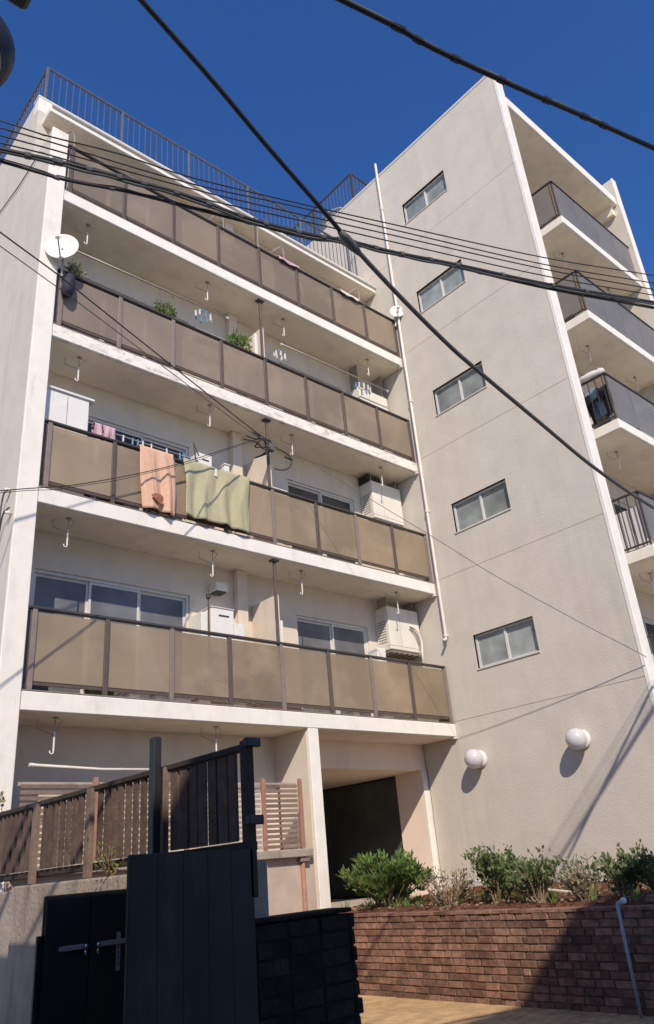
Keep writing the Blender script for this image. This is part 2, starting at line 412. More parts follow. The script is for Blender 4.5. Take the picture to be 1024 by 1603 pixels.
MB().tube([(3.26, 10.06, 14.80), (11.2, 10.06, 14.80)], .018, 6).build('lower_rail', 'blue_grey_metal', rl)
for i in range(6):
    x = 3.26+i*1.55
    MB().bev(x-.026, x+.026, 10.03, 10.09, 14.70, 15.67, .005).build('post', 'blue_grey_metal', rl)
x = 3.26
while x < 11.2:
    x += .129
    ubox('baluster', bal_me, x-.007, x+.007, 10.053, 10.067, 14.80, 15.67, rl)
rs = MB().tube([(3.26, 10.10, 15.68), (3.26, 21.8, 15.68)], .028, 8).build('roof_railing', 'blue_grey_metal', B)
MB().tube([(3.26, 10.10, 14.80), (3.26, 21.8, 14.80)], .018, 6).build('lower_rail', 'blue_grey_metal', rs)
y = 10.15
while y < 21:
    y += .129
    ubox('baluster', bal_me, 3.253, 3.267, y-.007, y+.007, 14.80, 15.67, rs)
for i in range(1, 8):
    MB().box(3.235, 3.285, 10.06+i*1.55-.025, 10.06+i*1.55+.025, 14.66, 15.67).build('post', 'blue_grey_metal', rs)

# ---------------- stair wing
YB0, YB1 = 5.34, 11.0
WIN = [(7.08, 8.40, 4.53+2.68*k, 5.15+2.68*k) for k in range(5)]
bands = [(0, 3.715)] + [(3.723+2.7*k, 3.723+2.7*(k+1)-.008) for k in range(4)] + [(14.523, 17.34)]
for (z0, z1) in bands:
    hs_ = [h for h in WIN if h[3] > z0 and h[2] < z1]
    y1 = 9.90 if z1 < 3.8 else (YB1)
    wall('x', XW, XW+.12, YB0+.04, y1, z0, z1, hs_).build('wall_band', 'stucco', B)
wall('x', XW+.015, XW+.22, YB0+.06, YB1, 3.0, 17.33, WIN).build('wall_core', 'balcony_paint', B)
MB().box(XW+.015, XW+.22, YB0+.06, 9.9, 0, 2.999).build('wall_core', 'balcony_paint', B)
MB().bev(XW-.01, XW+.25, YB0-.03, YB0+.045, 0, 17.1, .008).build('corner_trim', 'white_paint', B)
MB().bev(XW-.012, XW+.26, YB0+.046, YB1+.01, 17.335, 17.42, .01).build('wall_coping', 'stucco', B)
for i, (y0, y1, z0, z1) in enumerate(WIN):
    fr = MB(); t = .04; xa, xb = XW+.06, XW+.13
    fr.box(xa, xb, y0, y1, z0, z0+t).box(xa, xb, y0, y1, z1-t, z1).box(xa, xb, y0, y0+t, z0+t, z1-t).box(xa, xb, y1-t, y1, z0+t, z1-t)
    fr.box(xa+.005, xb-.01, (y0+y1)/2-.022, (y0+y1)/2+.022, z0+t, z1-t)
    w = fr.build('window', 'alu_frame', B)
    MB().box(XW+.10, XW+.106, y0+t, (y0+y1)/2-.023, z0+t, z1-t).build('pane', 'frosted_glass', w)
    MB().box(XW+.085, XW+.091, (y0+y1)/2+.023, y1-t, z0+t, z1-t).build('pane', 'frosted_glass', w)
    MB().box(XW+.105, XW+.12, y0+t+.02, (y0+y1)/2-.04, z0+t, z0+t+.05).build('sill_strip', 'alu_frame', w)
    MB().bev(XW-.018, XW+.058, y0-.015, y1+.015, z0-.03, z0-.001, .004).build('sill', 'stucco', w)
# down pipe
dp = MB().tube([(XW-.06, 8.97, 17.75), (XW-.06, 8.97, 5.28), (XW-.075, 8.97, 5.21), (XW-.16, 8.96, 5.19)], .029, 10).build('downpipe', 'pipe_paint', B, True)
for z in (16.2, 13.0, 10.55, 7.9, 5.3):
    MB().tube([(XW-.06, 8.97, z-.035), (XW-.06, 8.97, z+.035)],   .041, 10).box(XW-.06, XW-.001, 8.95, 8.99, z-.02, z+.02).build('bracket', 'pipe_paint', dp)
# small slab end blocks on the wall
for k in range(4):
    MB().bev(XW-.075, XW-.002, FY-.012, FY+.10, ZT[k]-TH-.035, ZT[k]-TH-.004, .006).build('drip_block', 'white_paint', B)

# passage under the right bay
MB().bev(7.80, 8.0, FY, FY+.06, 0, 3.448, .008).build('column_trim', 'white_paint', B)
MB().box(7.79, 7.99, FY+.058, 16, 0, 3.447).build('cross_wall', 'balcony_paint', B)
MB().box(8.0, XW, BY, BY+.2, 2.99, 3.4485).build('lintel', 'entrance_paint', B)
MB().box(8.0, XW, BY+.2, 16, 2.99, 3.2).build('passage_ceiling', 'entrance_paint', B)
MB().box(8.01, XW-.01, FY+.1, BY-.001, 3.44, 3.4455).build('passage_soffit', 'entrance_paint', B)
MB().bev(XW-.13, XW+.1, 9.93, 9.99, 0, 2.988, .006).build('pilaster_trim', 'white_paint', B)
MB().box(XW-.128, XW+.1, 9.99, 10.62, 0, 2.987).build('passage_wall', 'entrance_paint', B)
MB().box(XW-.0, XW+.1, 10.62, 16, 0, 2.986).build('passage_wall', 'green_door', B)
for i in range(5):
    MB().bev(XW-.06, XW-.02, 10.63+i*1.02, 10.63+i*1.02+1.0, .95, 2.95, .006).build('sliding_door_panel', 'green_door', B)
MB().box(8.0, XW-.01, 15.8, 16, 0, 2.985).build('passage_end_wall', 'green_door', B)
MB().box(8.0, XW-.13, 9.2, 15.8, .0, .93).build('passage_floor', 'lane_concrete', B)

# ---------------- front of the stair wing with its own balconies
FR = 5.57; RB = 6.85; RX0, RX1 = 13.36, 16.93
wall('y', RB, RB+.2, XW+.22, 17.0, 0, 17.2, [(13.9, 16.2, ZT[k]+.05, ZT[k]+1.9) for k in range(5)]).build('front_wall', 'balcony_paint', B)
MB().bev(XW+.252, 17.0, FR-.02, RB-.003, 17.08, 17.38, .012).build('front_roof_slab', 'white_paint', B)
MB().box(XW+.255, 16.99, FR+.04, RB-.005, 17.072, 17.085).build('front_roof_soffit', 'soffit_paint', B)
MB().bev(17.0, 17.19, FR-.06, RB+6, 0, 18.02, .01).build('end_fin', 'stucco', B)
MB().bev(16.995, 17.20, FR-.10, FR-.058, 0, 18.03, .008).build('fin_trim', 'white_paint', B)
MB().box(16.86, 16.998, FR+.1, RB-.004, 16.78, 17.07).build('roof_beam', 'soffit_paint', B)
gp_me = unit('grey_panel_mesh', 'grey_panel', .01)
dpost_me = unit('dark_post_mesh', 'dark_metal', .06)
for k in range(5):
    zt = ZT[k]
    bal = MB().bev(RX0, 16.995, FR, RB-.003, zt-.22, zt, .012).build('balcony', 'white_paint', B)
    MB().box(RX0+.05, 16.99, FR+.07, RB-.005, zt-.226, zt-.21).build('soffit', 'soffit_paint', bal)
    n = 4
    for i in range(n):
        a = RX0+.05+i*(16.95-RX0-.05)/n; b_ = RX0+.05+(i+1)*(16.95-RX0-.05)/n
        ubox('railing_panel', gp_me, a+.012, b_-.012, FR+.03, FR+.037, zt+.06, zt+1.05, bal)
        ubox('railing_post', dpost_me, a-.018, a+.018, FR+.045, FR+.08, zt+.004, zt+1.08, bal)
    MB().bev(RX0+.0, 16.98, FR+.015, FR+.075, zt+1.08, zt+1.12, .008).build('top_rail', 'dark_metal', bal)
    MB().bev(RX0+.0, RX0+.05, FR+.078, RB-.02, zt+1.08, zt+1.12, .008).build('top_rail', 'dark_metal', bal)
    MB().box(RX0+.01, RX0+.04, FR+.08, RB-.02, zt+.06, zt+.09).build('bottom_rail', 'dark_metal', bal)
    if k in (3, 4):
        ubox('railing_panel', gp_me, RX0+.02, RX0+.027, FR+.12, RB-.05, zt+.12, zt+1.05, bal)
    for i in range(8 if k < 3 else 2):
        y = FR+.12+i*(.16 if k < 3 else .55)
        MB().box(RX0+.016, RX0+.034, y-.008, y+.008, zt+.09, zt+1.08).build('baluster', 'dark_metal', bal)
    sliding_window(13.9, 16.2, zt+.05, zt+1.9, 2, 'dark_glass', RB)
    if k:
        for x in (14.2, 16.3): hanger(x, 6.15, zt-.225, .34)
# left of those balconies: small windows to the stair recess
# roof railing of the stair wing and water tank
rt = MB().tube([(11.45, 10.03, 18.5), (11.45, 16, 18.5)], .028, 8).tube([(11.45, 10.03, 18.5), (14.5, 10.03, 18.5)], .028, 8).build('roof_railing', 'dark_metal', B)
for y in (10.03, 11.6, 13.2, 14.8):
    MB().box(11.425, 11.475, y-.025, y+.025, 17.3, 18.5).build('post', 'dark_metal', rt)
for i in range(44):
    y = 10.1+i*.13
    ubox('baluster', bal_me, 11.443, 11.457, y-.007, y+.007, 17.45, 18.49, rt)
for i in range(20):
    x = 11.55+i*.13
    ubox('baluster', bal_me, x-.007, x+.007, 10.023, 10.037, 17.45, 18.49, rt)
MB().box(XW+.1, 17, RB, 16, 17.0, 17.3).build('roof', 'stucco', B)
MB().box(XW+.02, XW+.22, 11.0, 16, 3.0, 17.29).build('wall_core', 'stucco', B)

# ------------------------------------------------------------------ things on the building
# globe lamps
for (y, lab) in ((8.66, 'white globe wall lamp nearer the brown balconies'), (6.63, 'white globe wall lamp nearer the wall corner, with ring base')):
    e = empty('wall_lamp', (XW, y, 2.83)); tag(e, lab, 'wall lamp', 'globe lamps on the stair wing wall')
    MB().lathe([(.0, 0), (.145, 0), (.15, .02), (.13, .045), (0, .045)], (XW-.001, y, 3.0), (-1, 0, 0), 28).build('base', 'white_plastic', e, True)
    b = MB(); n = 14
    b.lathe([(.165*math.sin(math.pi*i/n), -.155*math.cos(math.pi*i/n)) for i in range(n+1)], (XW-.19, y, 3.0), (-1, 0, 0), 28)
    b.build('globe', 'lamp_globe', e, True)

def dish(c, nrm, rad, label, mount):
    e = empty('satellite_dish', c); tag(e, label, 'satellite dish', 'satellite dishes on the balconies')
    nrm = Vector(nrm).normalized(); n = 8
    prof = [(rad*i/n, .22*rad*(i/n)**2) for i in range(n+1)]
    prof += [(rad*i/n, .22*rad*(i/n)**2-.012) for i in range(n, -1, -1)]
    MB().lathe(prof, Vector(c)-nrm*.05, nrm, 32).build('reflector', 'white_plastic', e, True)
    side = Vector((0, 0, -1)); side = (side-nrm*side.dot(nrm)).normalized()
    tip = Vector(c)+nrm*rad*.95+side*rad*.25
    MB().tube([Vector(c)+side*rad*.95, tip], .012, 6).build('arm', 'steel_rod', e)
    MB().bev(tip.x-.03, tip.x+.03, tip.y-.035, tip.y+.035, tip.z-.03, tip.z+.03, .01).build('receiver', 'white_plastic', e)
    MB().tube([Vector(c)-nrm*.04, Vector(c)-nrm*.12+Vector((0, 0, -.05)), mount], .02, 8).build('mast', 'steel_rod', e)
dish((3.37, 8.92, 10.40), (-.58, -.80, .06), .255, 'large white satellite dish at the left end of the third balcony', (3.46, 9.05, 9.95))
dish((11.20, 8.93, 12.96), (-.62, -.78, .06), .165, 'small white satellite dish at the right end of the top balcony', (11.22, 9.06, 12.6))

# hung outdoor units in the right corner of three balconies
for k, lab in ((0, 'white boxy outdoor unit hung above the lowest balcony, with curved hose'), (1, 'white boxy outdoor unit hung above the towel balcony'), (2, 'white boxy outdoor unit behind the third balcony railing')):
    z = ZT[k]; dx = -.06*k
    e = empty('outdoor_unit', (10.75, 9.75, z+1.38)); tag(e, lab, 'outdoor unit', 'outdoor units in the balcony corners')
    x0, x1 = 10.40+dx*.5, 11.26+dx*.4; z0, z1 = z+(1.42 if k < 2 else 1.05), z+(2.26 if k < 2 else 1.85)
    MB().bev(x0, x1, 9.60, 9.945, z0, z1, .015, 2).build('casing', 'cream_enamel', e)
    MB().box(x0-.001, x1+.001, 9.598, 9.72, z0+.07, z0+.076).box(x0+.30, x0+.304, 9.5985, 9.61, z0+.08, z1-.03).build('seam', 'pale_brown_metal', e)
    for i in range(9): MB().box(x0-.004, x0+.01, 9.68, 9.90, z0+.15+i*.05, z0+.165+i*.05).build('side_louvre', 'pale_brown_metal', e)
    b = MB().box(x0+.02, x1-.02, 9.62, 9.93, z0-.05, z0-.002)
    for i in range(6): b.box(x0+.06+i*.14, x0+.1+i*.14, 9.61, 9.92, z0-.07, z0-.05)
    b.build('base_tray', 'pale_brown_metal', e)
    for xs in (x0+.05, x1-.07): MB().box(xs, xs+.02, 9.65, 9.9, z1, z+2.46).build('hanging_strap', 'steel_rod', e)
    if k == 0:
        MB().tube(catmull([(x1-.28, 9.59, z0+.52), (x1-.14, 9.54, z0+.42), (x1-.06, 9.54, z0+.2), (x1-.07, 9.55, z0-.05), (x1-.02, 9.6, z0-.2), (x1+.06, 9.7, z0-.5)]), .022, 8).build('hose', 'cream_enamel', e, True)
        MB().tube(catmull([(x1-.30, 9.59, z0+.46), (x1-.19, 9.56, z0+.36), (x1-.1, 9.56, z0+.16), (x1-.12, 9.58, z0-.06)]), .014, 6).build('hose', 'steel_rod', e, True)
    if k == 1:
        MB().box(x0-.02, x0+.35, 9.66, 9.93, z1, z+2.42).build('stored_box', 'lamp_dark', e)

def crate(name, x0, x1, y0, y1, z0, z1, m, lab, cat, lid=None, slot=False, group=None):
    e = empty(name, ((x0+x1)/2, (y0+y1)/2, z0)); tag(e, lab, cat, group)
    MB().bev(x0, x1, y0, y1, z0, z1, .012, 2).build('body', m, e)
    if lid: MB().bev(x0-.015, x1+.015, y0-.015, y1+.015, z1, z1+lid, .008).build('lid', m, e)
    if slot: MB().box(x0+(x1-x0)*.32, x0+(x1-x0)*.78, y0-.003, y0+.01, z1-.13, z1-.10).build('slot', 'dark_metal', e)
    return e
crate('boiler_casing', 6.42, 6.84, BY-.35, BY-.005, ZT[0]+.9, ZT[0]+1.63, 'white_plastic', 'white water heater with dark slot beside the lowest left window', 'water heater', .02, True)
crate('meter_box', 6.88, 7.08, BY-.3, BY-.13, ZT[0]+.6, ZT[0]+1.45, 'white_plastic', 'narrow white meter box right of the slotted heater', 'meter box')
crate('white_cupboard', 6.27, 6.385, BY-.3, BY-.02, ZT[0]+.5, ZT[0]+1.55, 'white_plastic', 'slim white cupboard between window and slotted heater', 'cupboard')
v = empty('vent_hood', (6.72, BY, ZT[0]+2.0)); tag(v, 'small cream vent hood on the wall above the slotted heater', 'vent hood')
MB().bev(6.60, 6.84, BY-.22, BY-.003, ZT[0]+1.99, ZT[0]+2.13, .015, 2).build('hood', 'cream_enamel', v)
MB().box(6.63, 6.81, BY-.2, BY-.03, ZT[0]+1.965, ZT[0]+1.99).build('grille', 'dark_metal', v)
e = empty('broom', (6.36, BY-.5, ZT[0])); tag(e, 'broom standing upright behind the lowest left railing', 'broom')
MB().tube([(6.36, BY-.36, ZT[0]+.03), (6.36, BY-.36, ZT[0]+1.75)], .013, 6).build('handle', 'brown_metal', e)
MB().bev(6.33, 6.39, BY-.39, BY-.33, ZT[0]+1.75, ZT[0]+1.84, .01).build('hanging_head', 'dark_metal', e)
crate('white_panel_box', 7.60, 7.86, BY-.32, BY-.02, ZT[0]+.4, ZT[0]+1.62, 'white_plastic', 'white upright box beside the partition on the lowest right balcony', 'box')
crate('white_panel_box', 10.0, 10.22, BY-.36, BY-.12, ZT[0]+.5, ZT[0]+1.40, 'white_plastic', 'white box under the hose-fitted outdoor unit', 'box')
# things on the floor of the lowest balcony, seen under the panels
for i, (x, w, h, m, lab) in enumerate(((4.5, .34, .13, 'leaf_dark', 'low green tray under the lowest left railing'), (4.95, .16, .12, 'white_plastic', 'small white pot by the green tray'),
        (5.55, .55, .13, 'white_cloth', 'long white bundle low behind the lowest railing'), (6.05, .2, .12, 'white_plastic', 'white tub right of the long bundle'), (6.6, .3, .09, 'cream_enamel', 'cream tray low behind the lowest railing'),
        (8.0, .3, .07, 'white_plastic', 'white dish low behind the right half of the lowest railing'), (9.0, .12, .13, 'white_plastic', 'white cup low behind the right half of the lowest railing'), (9.75, .26, .1, 'white_plastic', 'white basin low near the right end of the lowest railing'), (10.7, .7, .1, 'cream_enamel', 'cream plank low at the right end of the lowest railing'))):
    e = empty('floor_tray', (x, FY+.25, ZT[0])); tag(e, lab, 'tray', 'things on the lowest balcony floor')
    MB().bev(x-w/2, x+w/2, FY+.14, FY+.34, ZT[0]+.005, ZT[0]+h, .02, 2).build('body', m, e)
    MB().bev(x-w/2-.01, x+w/2+.01, FY+.13, FY+.35, ZT[0]+h, ZT[0]+h+.012, .005).build('rim', m, e)

# second balcony: cabinet, laundry, towels
e = empty('storage_cabinet', (3.8, 9.4, ZT[1])); tag(e, 'white storage cabinet at the left end of the towel balcony', 'cabinet')
MB().bev(3.44, 4.10, 9.24, 9.75, ZT[1]+.0, ZT[1]+1.66, .01).build('body', 'white_plastic', e)
MB().bev(3.42, 4.17, 9.21, 9.78, ZT[1]+1.66, ZT[1]+1.70, .006).build('top', 'white_plastic', e)
MB().box(3.765, 3.772, 9.234, 9.24, ZT[1]+.05, ZT[1]+1.62).build('door_gap', 'steel_rod', e)

def cloth(name, x0, x1, ztop, zbot, y, m, lab, cat, seed=0, skew=0., amp=.02, waves=5, zb2=None, back=.25, group=None):
    rnd = random.Random(seed); nx, nz = 44, 24; b = MB()
    ph = [rnd.uniform(0, 6.3) for _ in range(4)]
    vs = []
    prof = [(y+.09, ztop-back), (y+.085, ztop-back*.4), (y+.07, ztop+.0), (y+.03, ztop+.018), (y-.012, ztop)]
    for i in range(nx+1):
        u = i/nx; col = []
        zb = zbot+((zb2-zbot)*u if zb2 is not None else 0)+.012*math.sin(9*u+ph[3])
        for (yy, zz) in prof: col.append((x0+(x1-x0)*u, yy, zz))
        for j in range(1, nz+1):
            v_ = j/nz
            w1 = math.sin(waves*math.pi*(u+.08*math.sin(3*v_+ph[2]))+ph[0]+.8*v_); w2 = math.sin(waves*5.1*u+ph[1]-1.6*v_)
            fold = amp*v_**.55*(1.5*abs(w1)**1.6*(1 if w1 > 0 else -1)+.6*w2*abs(w2)) - amp*2.0*v_**.5
            wig = .012*math.sin(5*v_+ph[2])*(1 if u < .5 else -1)
            col.append((x0+(x1-x0)*(u*(1-.05*v_)+.02*v_)+skew*v_+wig, y-.012+fold, ztop+(zb-ztop)*v_))
        vs.append(col)
    h = len(vs[0])
    b.add([p for c_ in vs for p in c_], [(i*h+j, (i+1)*h+j, (i+1)*h+j+1, i*h+j+1) for i in range(nx) for j in range(h-1)])
    o = b.build(name, m, None, True)
    md = o.modifiers.new('thick', 'SOLIDIFY'); md.thickness = .008
    return tag(o, lab, cat, group)
t1 = cloth('towel', 4.84, 5.42, ZT[1]+1.075, ZT[1]+.06, FY-.012, 'peach_cloth', 'peach towel hanging over the second balcony rail', 'towel', 3, .05, .024, 4, ZT[1]+.03)
hb = MB()
pts = [(5.00, 6.62), (5.05, 6.655), (5.13, 6.66), (5.19, 6.63), (5.20, 6.57), (5.16, 6.50), (5.09, 6.54), (5.03, 6.58)]
hb.add([(x, FY-.135-.012*math.sin(i), z) for i, (x, z) in enumerate(pts)]+[(5.11, FY-.145, 6.59)], [(i, (i+1) % 8, 8) for i in range(8)])
hb.add([(x, FY-.125-.012*math.sin(i), z) for i, (x, z) in enumerate(pts)], [tuple(range(8))])
hb.build('folded_corner', 'peach_dark', t1)
t2 = cloth('towel', 5.60, 6.86, ZT[1]+1.075, ZT[1]+.10, FY-.012, 'green_cloth', 'wide pale green towel hanging over the second balcony rail', 'towel', 11, -.01, .022, 7, ZT[1]+.06)
MB().box(6.17, 6.20, FY-.06, FY-.035, ZT[1]+.93, ZT[1]+1.05).box(6.15, 6.21, FY-.058, FY-.037, ZT[1]+.91, ZT[1]+.945).build('clothes_peg', 'white_plastic', t2)
e = empty('hanging_rack', (4.8, 9.35, ZT[1]+1.2)); tag(e, 'drying rack with pegged pale laundry behind the peach towel', 'drying rack')
MB().tube([(4.2, 9.36, ZT[1]+1.33), (5.9, 9.36, ZT[1]+1.30)], .012, 6).tube([(4.2, 9.55, ZT[1]+1.33), (5.9, 9.55, ZT[1]+1.30)], .012, 6).build('frame', 'steel_rod', e)
for i in range(16):
    x = 4.62+i*.085+random.uniform(-.02, .02); y = random.choice((9.36, 9.55))
    m = random.choice(('white_cloth', 'blue_plastic', 'white_plastic', 'blue_plastic'))
    MB().box(x-.01, x+.01, y-.012, y+.012, ZT[1]+1.19+random.uniform(-.02, .05), ZT[1]+1.34).build('peg', m, e)
MB().tube([(6.05, 9.36, ZT[1]+1.05), (5.98, 9.38, ZT[1]+1.62), (6.1, 9.4, ZT[1]+1.42)], .012, 6).build('peg_arm', 'brown_metal', e)
for i, (x, w) in enumerate(((4.22, .10), (4.36, .11), (4.46, .09))):
    cloth('sock', x, x+w, ZT[1]+1.36, ZT[1]+1.02, 9.30, 'pink_cloth', ('pink cloth nearest the white storage cabinet', 'middle of the three small pink cloths beside the storage cabinet', 'pink cloth farthest from the white storage cabinet')[i], 'cloth', i, 0, .01, 2, group='pink cloths on the drying rack')
crate('white_basket', 6.14, 6.42, 9.5, 9.72, ZT[1]+.8, ZT[1]+1.56, 'white_plastic', 'white slotted box above the green towel', 'box', None, True)
crate('white_bottle', 6.62, 6.72, 9.42, 9.52, ZT[1]+.7, ZT[1]+1.42, 'white_plastic', 'slim white container right of the slotted box above green towel', 'container', .03)
# third balcony
e = empty('shoulder_bag', (3.52, 9.06, ZT[2]+.3)); tag(e, 'dark navy bag hanging under the large dish', 'bag')
b = MB(); n = 10
b.lathe([(.02, 0), (.075, .02), (.10, .12), (.095, .26), (.07, .38), (.04, .43)], (3.54, 9.02, ZT[2]+.52), (0.1, 0, 1), 14).build('body', 'navy_bag', e, True)
MB().tube(catmull([(3.50, 9.02, ZT[2]+.9), (3.46, 9.06, ZT[2]+1.08), (3.58, 9.08, ZT[2]+1.08), (3.6, 9.02, ZT[2]+.9)]), .012, 6).build('strap', 'navy_bag', e)
def laundry_pole(pts, rad, lab, m='pipe_paint'):
    e = empty('drying_pole', pts[0]); tag(e, lab, 'drying pole', 'drying poles hung under the ceilings')
    MB().tube(pts, rad, 8).build('tube', m, e, True)
    for q, nx in ((pts[0], pts[1]), (pts[-1], pts[-2])):
        d = (Vector(nx)-Vector(q)).normalized()
        MB().tube([Vector(q)-d*.01, Vector(q)+d*.05], rad*1.25, 8).build('end_cap', 'white_plastic', e)
laundry_pole([(3.7, 9.36, 10.88), (6.75, 9.36, 10.92)], .015, 'drying pole under the ceiling left of the centre post, third balcony', 'steel_rod')
laundry_pole([(8.0, 9.36, 10.88), (11.0, 9.36, 10.92)], .015, 'drying pole under the ceiling right of the centre post, third balcony', 'steel_rod')
laundry_pole([(3.68, 9.36, 2.88), (4.6, 9.36, 2.84), (5.9, 9.36, 2.85)], .018, 'pale drying pole behind the slatted wooden fence')
crate('white_planter', 5.95, 6.55, FY+.12, FY+.30, ZT[2]+1.0, ZT[2]+1.15, 'white_plastic', 'long white planter on the third balcony rail', 'planter', .01)
crate('white_board', 7.26, 7.33, FY+.14, FY+.2, ZT[2]+.3, ZT[2]+1.66, 'white_plastic', 'narrow white board left of the centre post, third balcony', 'board')
crate('white_frame_box', 7.52, 7.68, FY+.14, FY+.22, ZT[2]+.8, ZT[2]+1.18, 'white_plastic', 'small white box right of the centre post, third balcony', 'box', None, True)

def peg_hanger(x, y, z, lab, n=8, rad=.16, m2=('blue_plastic', 'white_plastic', 'white_cloth')):
    e = empty('peg_hanger', (x, y, z-.3)); tag(e, lab, 'peg hanger', 'peg hangers on the drying poles')
    ring = MB().tube([(x+rad*math.cos(t), y+rad*.5*math.sin(t), z-.12) for t in [i*math.pi/8 for i in range(17)]], .008, 5)
    for t in (0, 2.1, 4.2): ring.tube([(x, y, z), (x+rad*math.cos(t), y+rad*.5*math.sin(t), z-.12)], .004, 4)
    ring.build('ring', 'blue_plastic', e)
    for i in range(n):
        t = i*2*math.pi/n
        px_, py_ = x+rad*math.cos(t), y+rad*.5*math.sin(t)
        MB().box(px_-.012, px_+.012, py_-.012, py_+.012, z-.22-random.uniform(0, .05), z-.115).build('peg', random.choice(m2), e)
peg_hanger(6.2, 9.36, 10.88, 'blue peg hanger above the long white planter')
peg_hanger(7.95, 9.36, 10.75, 'blue peg hanger just right of the centre post, third balcony', 7, .13)
peg_hanger(10.2, 9.36, 10.86, 'peg hanger near the right end of the third balcony', 10, .2)

# stair wing front balconies: blanket, white louvre, bundle
e = empty('rolled_blanket', (13.42, 5.75, ZT[2]+1.1)); tag(e, 'rolled pale blanket over the corner of a stair wing balcony rail', 'blanket')
b = MB(); n = 9
b.tube([(13.40+.02*math.sin(i), 5.62+i*.075, ZT[2]+1.19+.012*math.cos(2*i)) for i in range(n)], [.05, .075, .085, .08, .088, .083, .078, .07, .05], 12).build('roll', 'white_cloth', e, True)
for i in range(3):
    MB().tube([(13.40, 5.70+i*.2, ZT[2]+1.10), (13.395, 5.705+i*.2, ZT[2]+1.285)], .012, 6).build('peg', 'white_plastic', e)
crate('bundle_box', 15.3, 16.0, FR+.14, FR+.4, ZT[2]+.95, ZT[2]+1.2, 'white_plastic', 'white bundle on the front rail right of the rolled blanket', 'bundle')
e = empty('louvre_panel', (13.6, 6.2, ZT[1])); tag(e, 'white louvred panel behind the side bars of a stair wing balcony', 'panel')
for i in range(5):
    MB().bev(13.46, 13.48, FR+.14+i*.22, FR+.14+i*.22+.19, ZT[1]+.05, ZT[1]+.85, .004).build('louvre', 'white_cloth', e)
for i, (y, z, m) in enumerate(((5.9, 1.0, 'navy_bag'), (6.1, 1.05, 'blue_plastic'), (6.3, .95, 'navy_bag'), (6.45, .98, 'white_cloth'))):
    c_ = cloth('garment', 0, .3, ZT[2]+z, ZT[2]+z-.62, 0, m, ('dark garment nearest the rolled blanket', 'blue garment hung behind the side bars', 'dark garment behind the blue garment', 'white garment farthest behind the side bars')[i], 'garment', 60+i, 0, .02, 3, group='laundry on a stair wing balcony')
    c_.rotation_euler = (0, 0, math.radians(75)); c_.location = (13.75, y, ZT[2]+z-.62)
for i, (x0, x1, m, lab) in enumerate(((7.85, 8.4, 'pink_cloth', 'thin pink cloth lying along the top balcony rail'), (9.55, 10.1, 'white_cloth', 'thin white cloth lying along the top balcony rail'))):
    cloth('rail_cloth', x0, x1, ZT[3]+1.075, ZT[3]+1.0, FY-.004, m, lab, 'cloth', 80+i, 0, .006, 3, group='cloths on the top balcony rail', back=.1)
# ------------------------------------------------------------------ plants
def leaf_mesh(b, c, d, L, w, rnd):
    d = Vector(d).normalized(); a = Vector((rnd.uniform(-1, 1), rnd.uniform(-1, 1), rnd.uniform(-1, 1)))
    s_ = d.cross(a)
    if s_.length < 1e-3: s_ = Vector((1, 0, 0))
    s_.normalize(); n_ = d.cross(s_)
    c = Vector(c)
    b.add([c, c+d*L*.45+s_*w+n_*w*.25, c+d*L, c+d*L*.45-s_*w+n_*w*.25], [(0, 1, 2, 3)])
def shrub(name, c, rx, ry, h, nst, nl, L, w, lm, lab, cat='shrub', seed=0, group=None, base=.0, sm='stem', upright=.6, ext=1.0):
    rnd = random.Random(seed); e = empty(name, c); tag(e, lab, cat, group)
    st = MB(); lf = MB(); c = Vector(c)
    tips = []
    for i in range(nst):
        t = rnd.uniform(0, 6.28); q = rnd.uniform(.15, 1)**.6
        tip = c+Vector((rx*q*math.cos(t), ry*q*math.sin(t), h*rnd.uniform(.55, 1.0)*(1-.25*q*q)))
        b0 = c+Vector((rx*.25*math.cos(t)*rnd.random(), ry*.25*math.sin(t)*rnd.random(), 0))
        mid = b0.lerp(tip, .5)+Vector((rnd.uniform(-.04, .04), rnd.uniform(-.04, .04), h*.05))
        cv = catmull([b0, mid, tip], 4)
        st.tube(cv, [.011*(1-.75*k/(len(cv)-1)) for k in range(len(cv))], 4)
        for k in range(3):
            s0 = cv[rnd.randint(2, len(cv)-2)]; s1 = s0+Vector((rnd.uniform(-.12, .12), rnd.uniform(-.12, .12), rnd.uniform(.02, .16)))
            st.tube([s0, s1], [.005, .002], 4); tips.append((s0, s1))
        tips.append((mid, tip))
    for i in range(nl):
        a, bb = rnd.choice(tips); p = a.lerp(bb, rnd.uniform(base, 1.05))+Vector((rnd.gauss(0, .03), rnd.gauss(0, .03), rnd.gauss(0, .025)))*ext
        d = (p-c).normalized()*.8+Vector((rnd.uniform(-1, 1), rnd.uniform(-1, 1), rnd.uniform(-.3, 1)*upright*1.5))
        k = rnd.uniform(.6, 1.15)
        leaf_mesh(lf, p, d, L*k, w*k, rnd)
    st.build('stems', sm, e)
    tag(lf.build('foliage', lm, e), kind=None)
    return e
GZ = .93
shrub('shrub', (8.35, 8.30, GZ), .58, .66, .66, 46, 4200, .105, .018, 'leaf_green', 'dense bright green shrub in front of the dark passage', seed=1, group='shrubs behind the brick wall', base=.2)
shrub('shrub', (8.25, 7.15, GZ), .34, .42, .46, 30, 260, .06, .012, 'leaf_dry', 'low dry shrub between the two densest green shrubs', seed=2, group='shrubs behind the brick wall')
shrub('shrub', (8.40, 6.48, GZ), .40, .40, .66, 30, 2300, .055, .02, 'leaf_dark', 'rounded green shrub below the left globe lamp', seed=3, group='shrubs behind the brick wall', base=.3)
shrub('shrub', (8.25, 5.82, GZ), .32, .34, .54, 24, 900, .065, .02, 'leaf_dark', 'sparse green shrub left of the diagonal wall shadow', seed=4, group='shrubs behind the brick wall', base=.4)
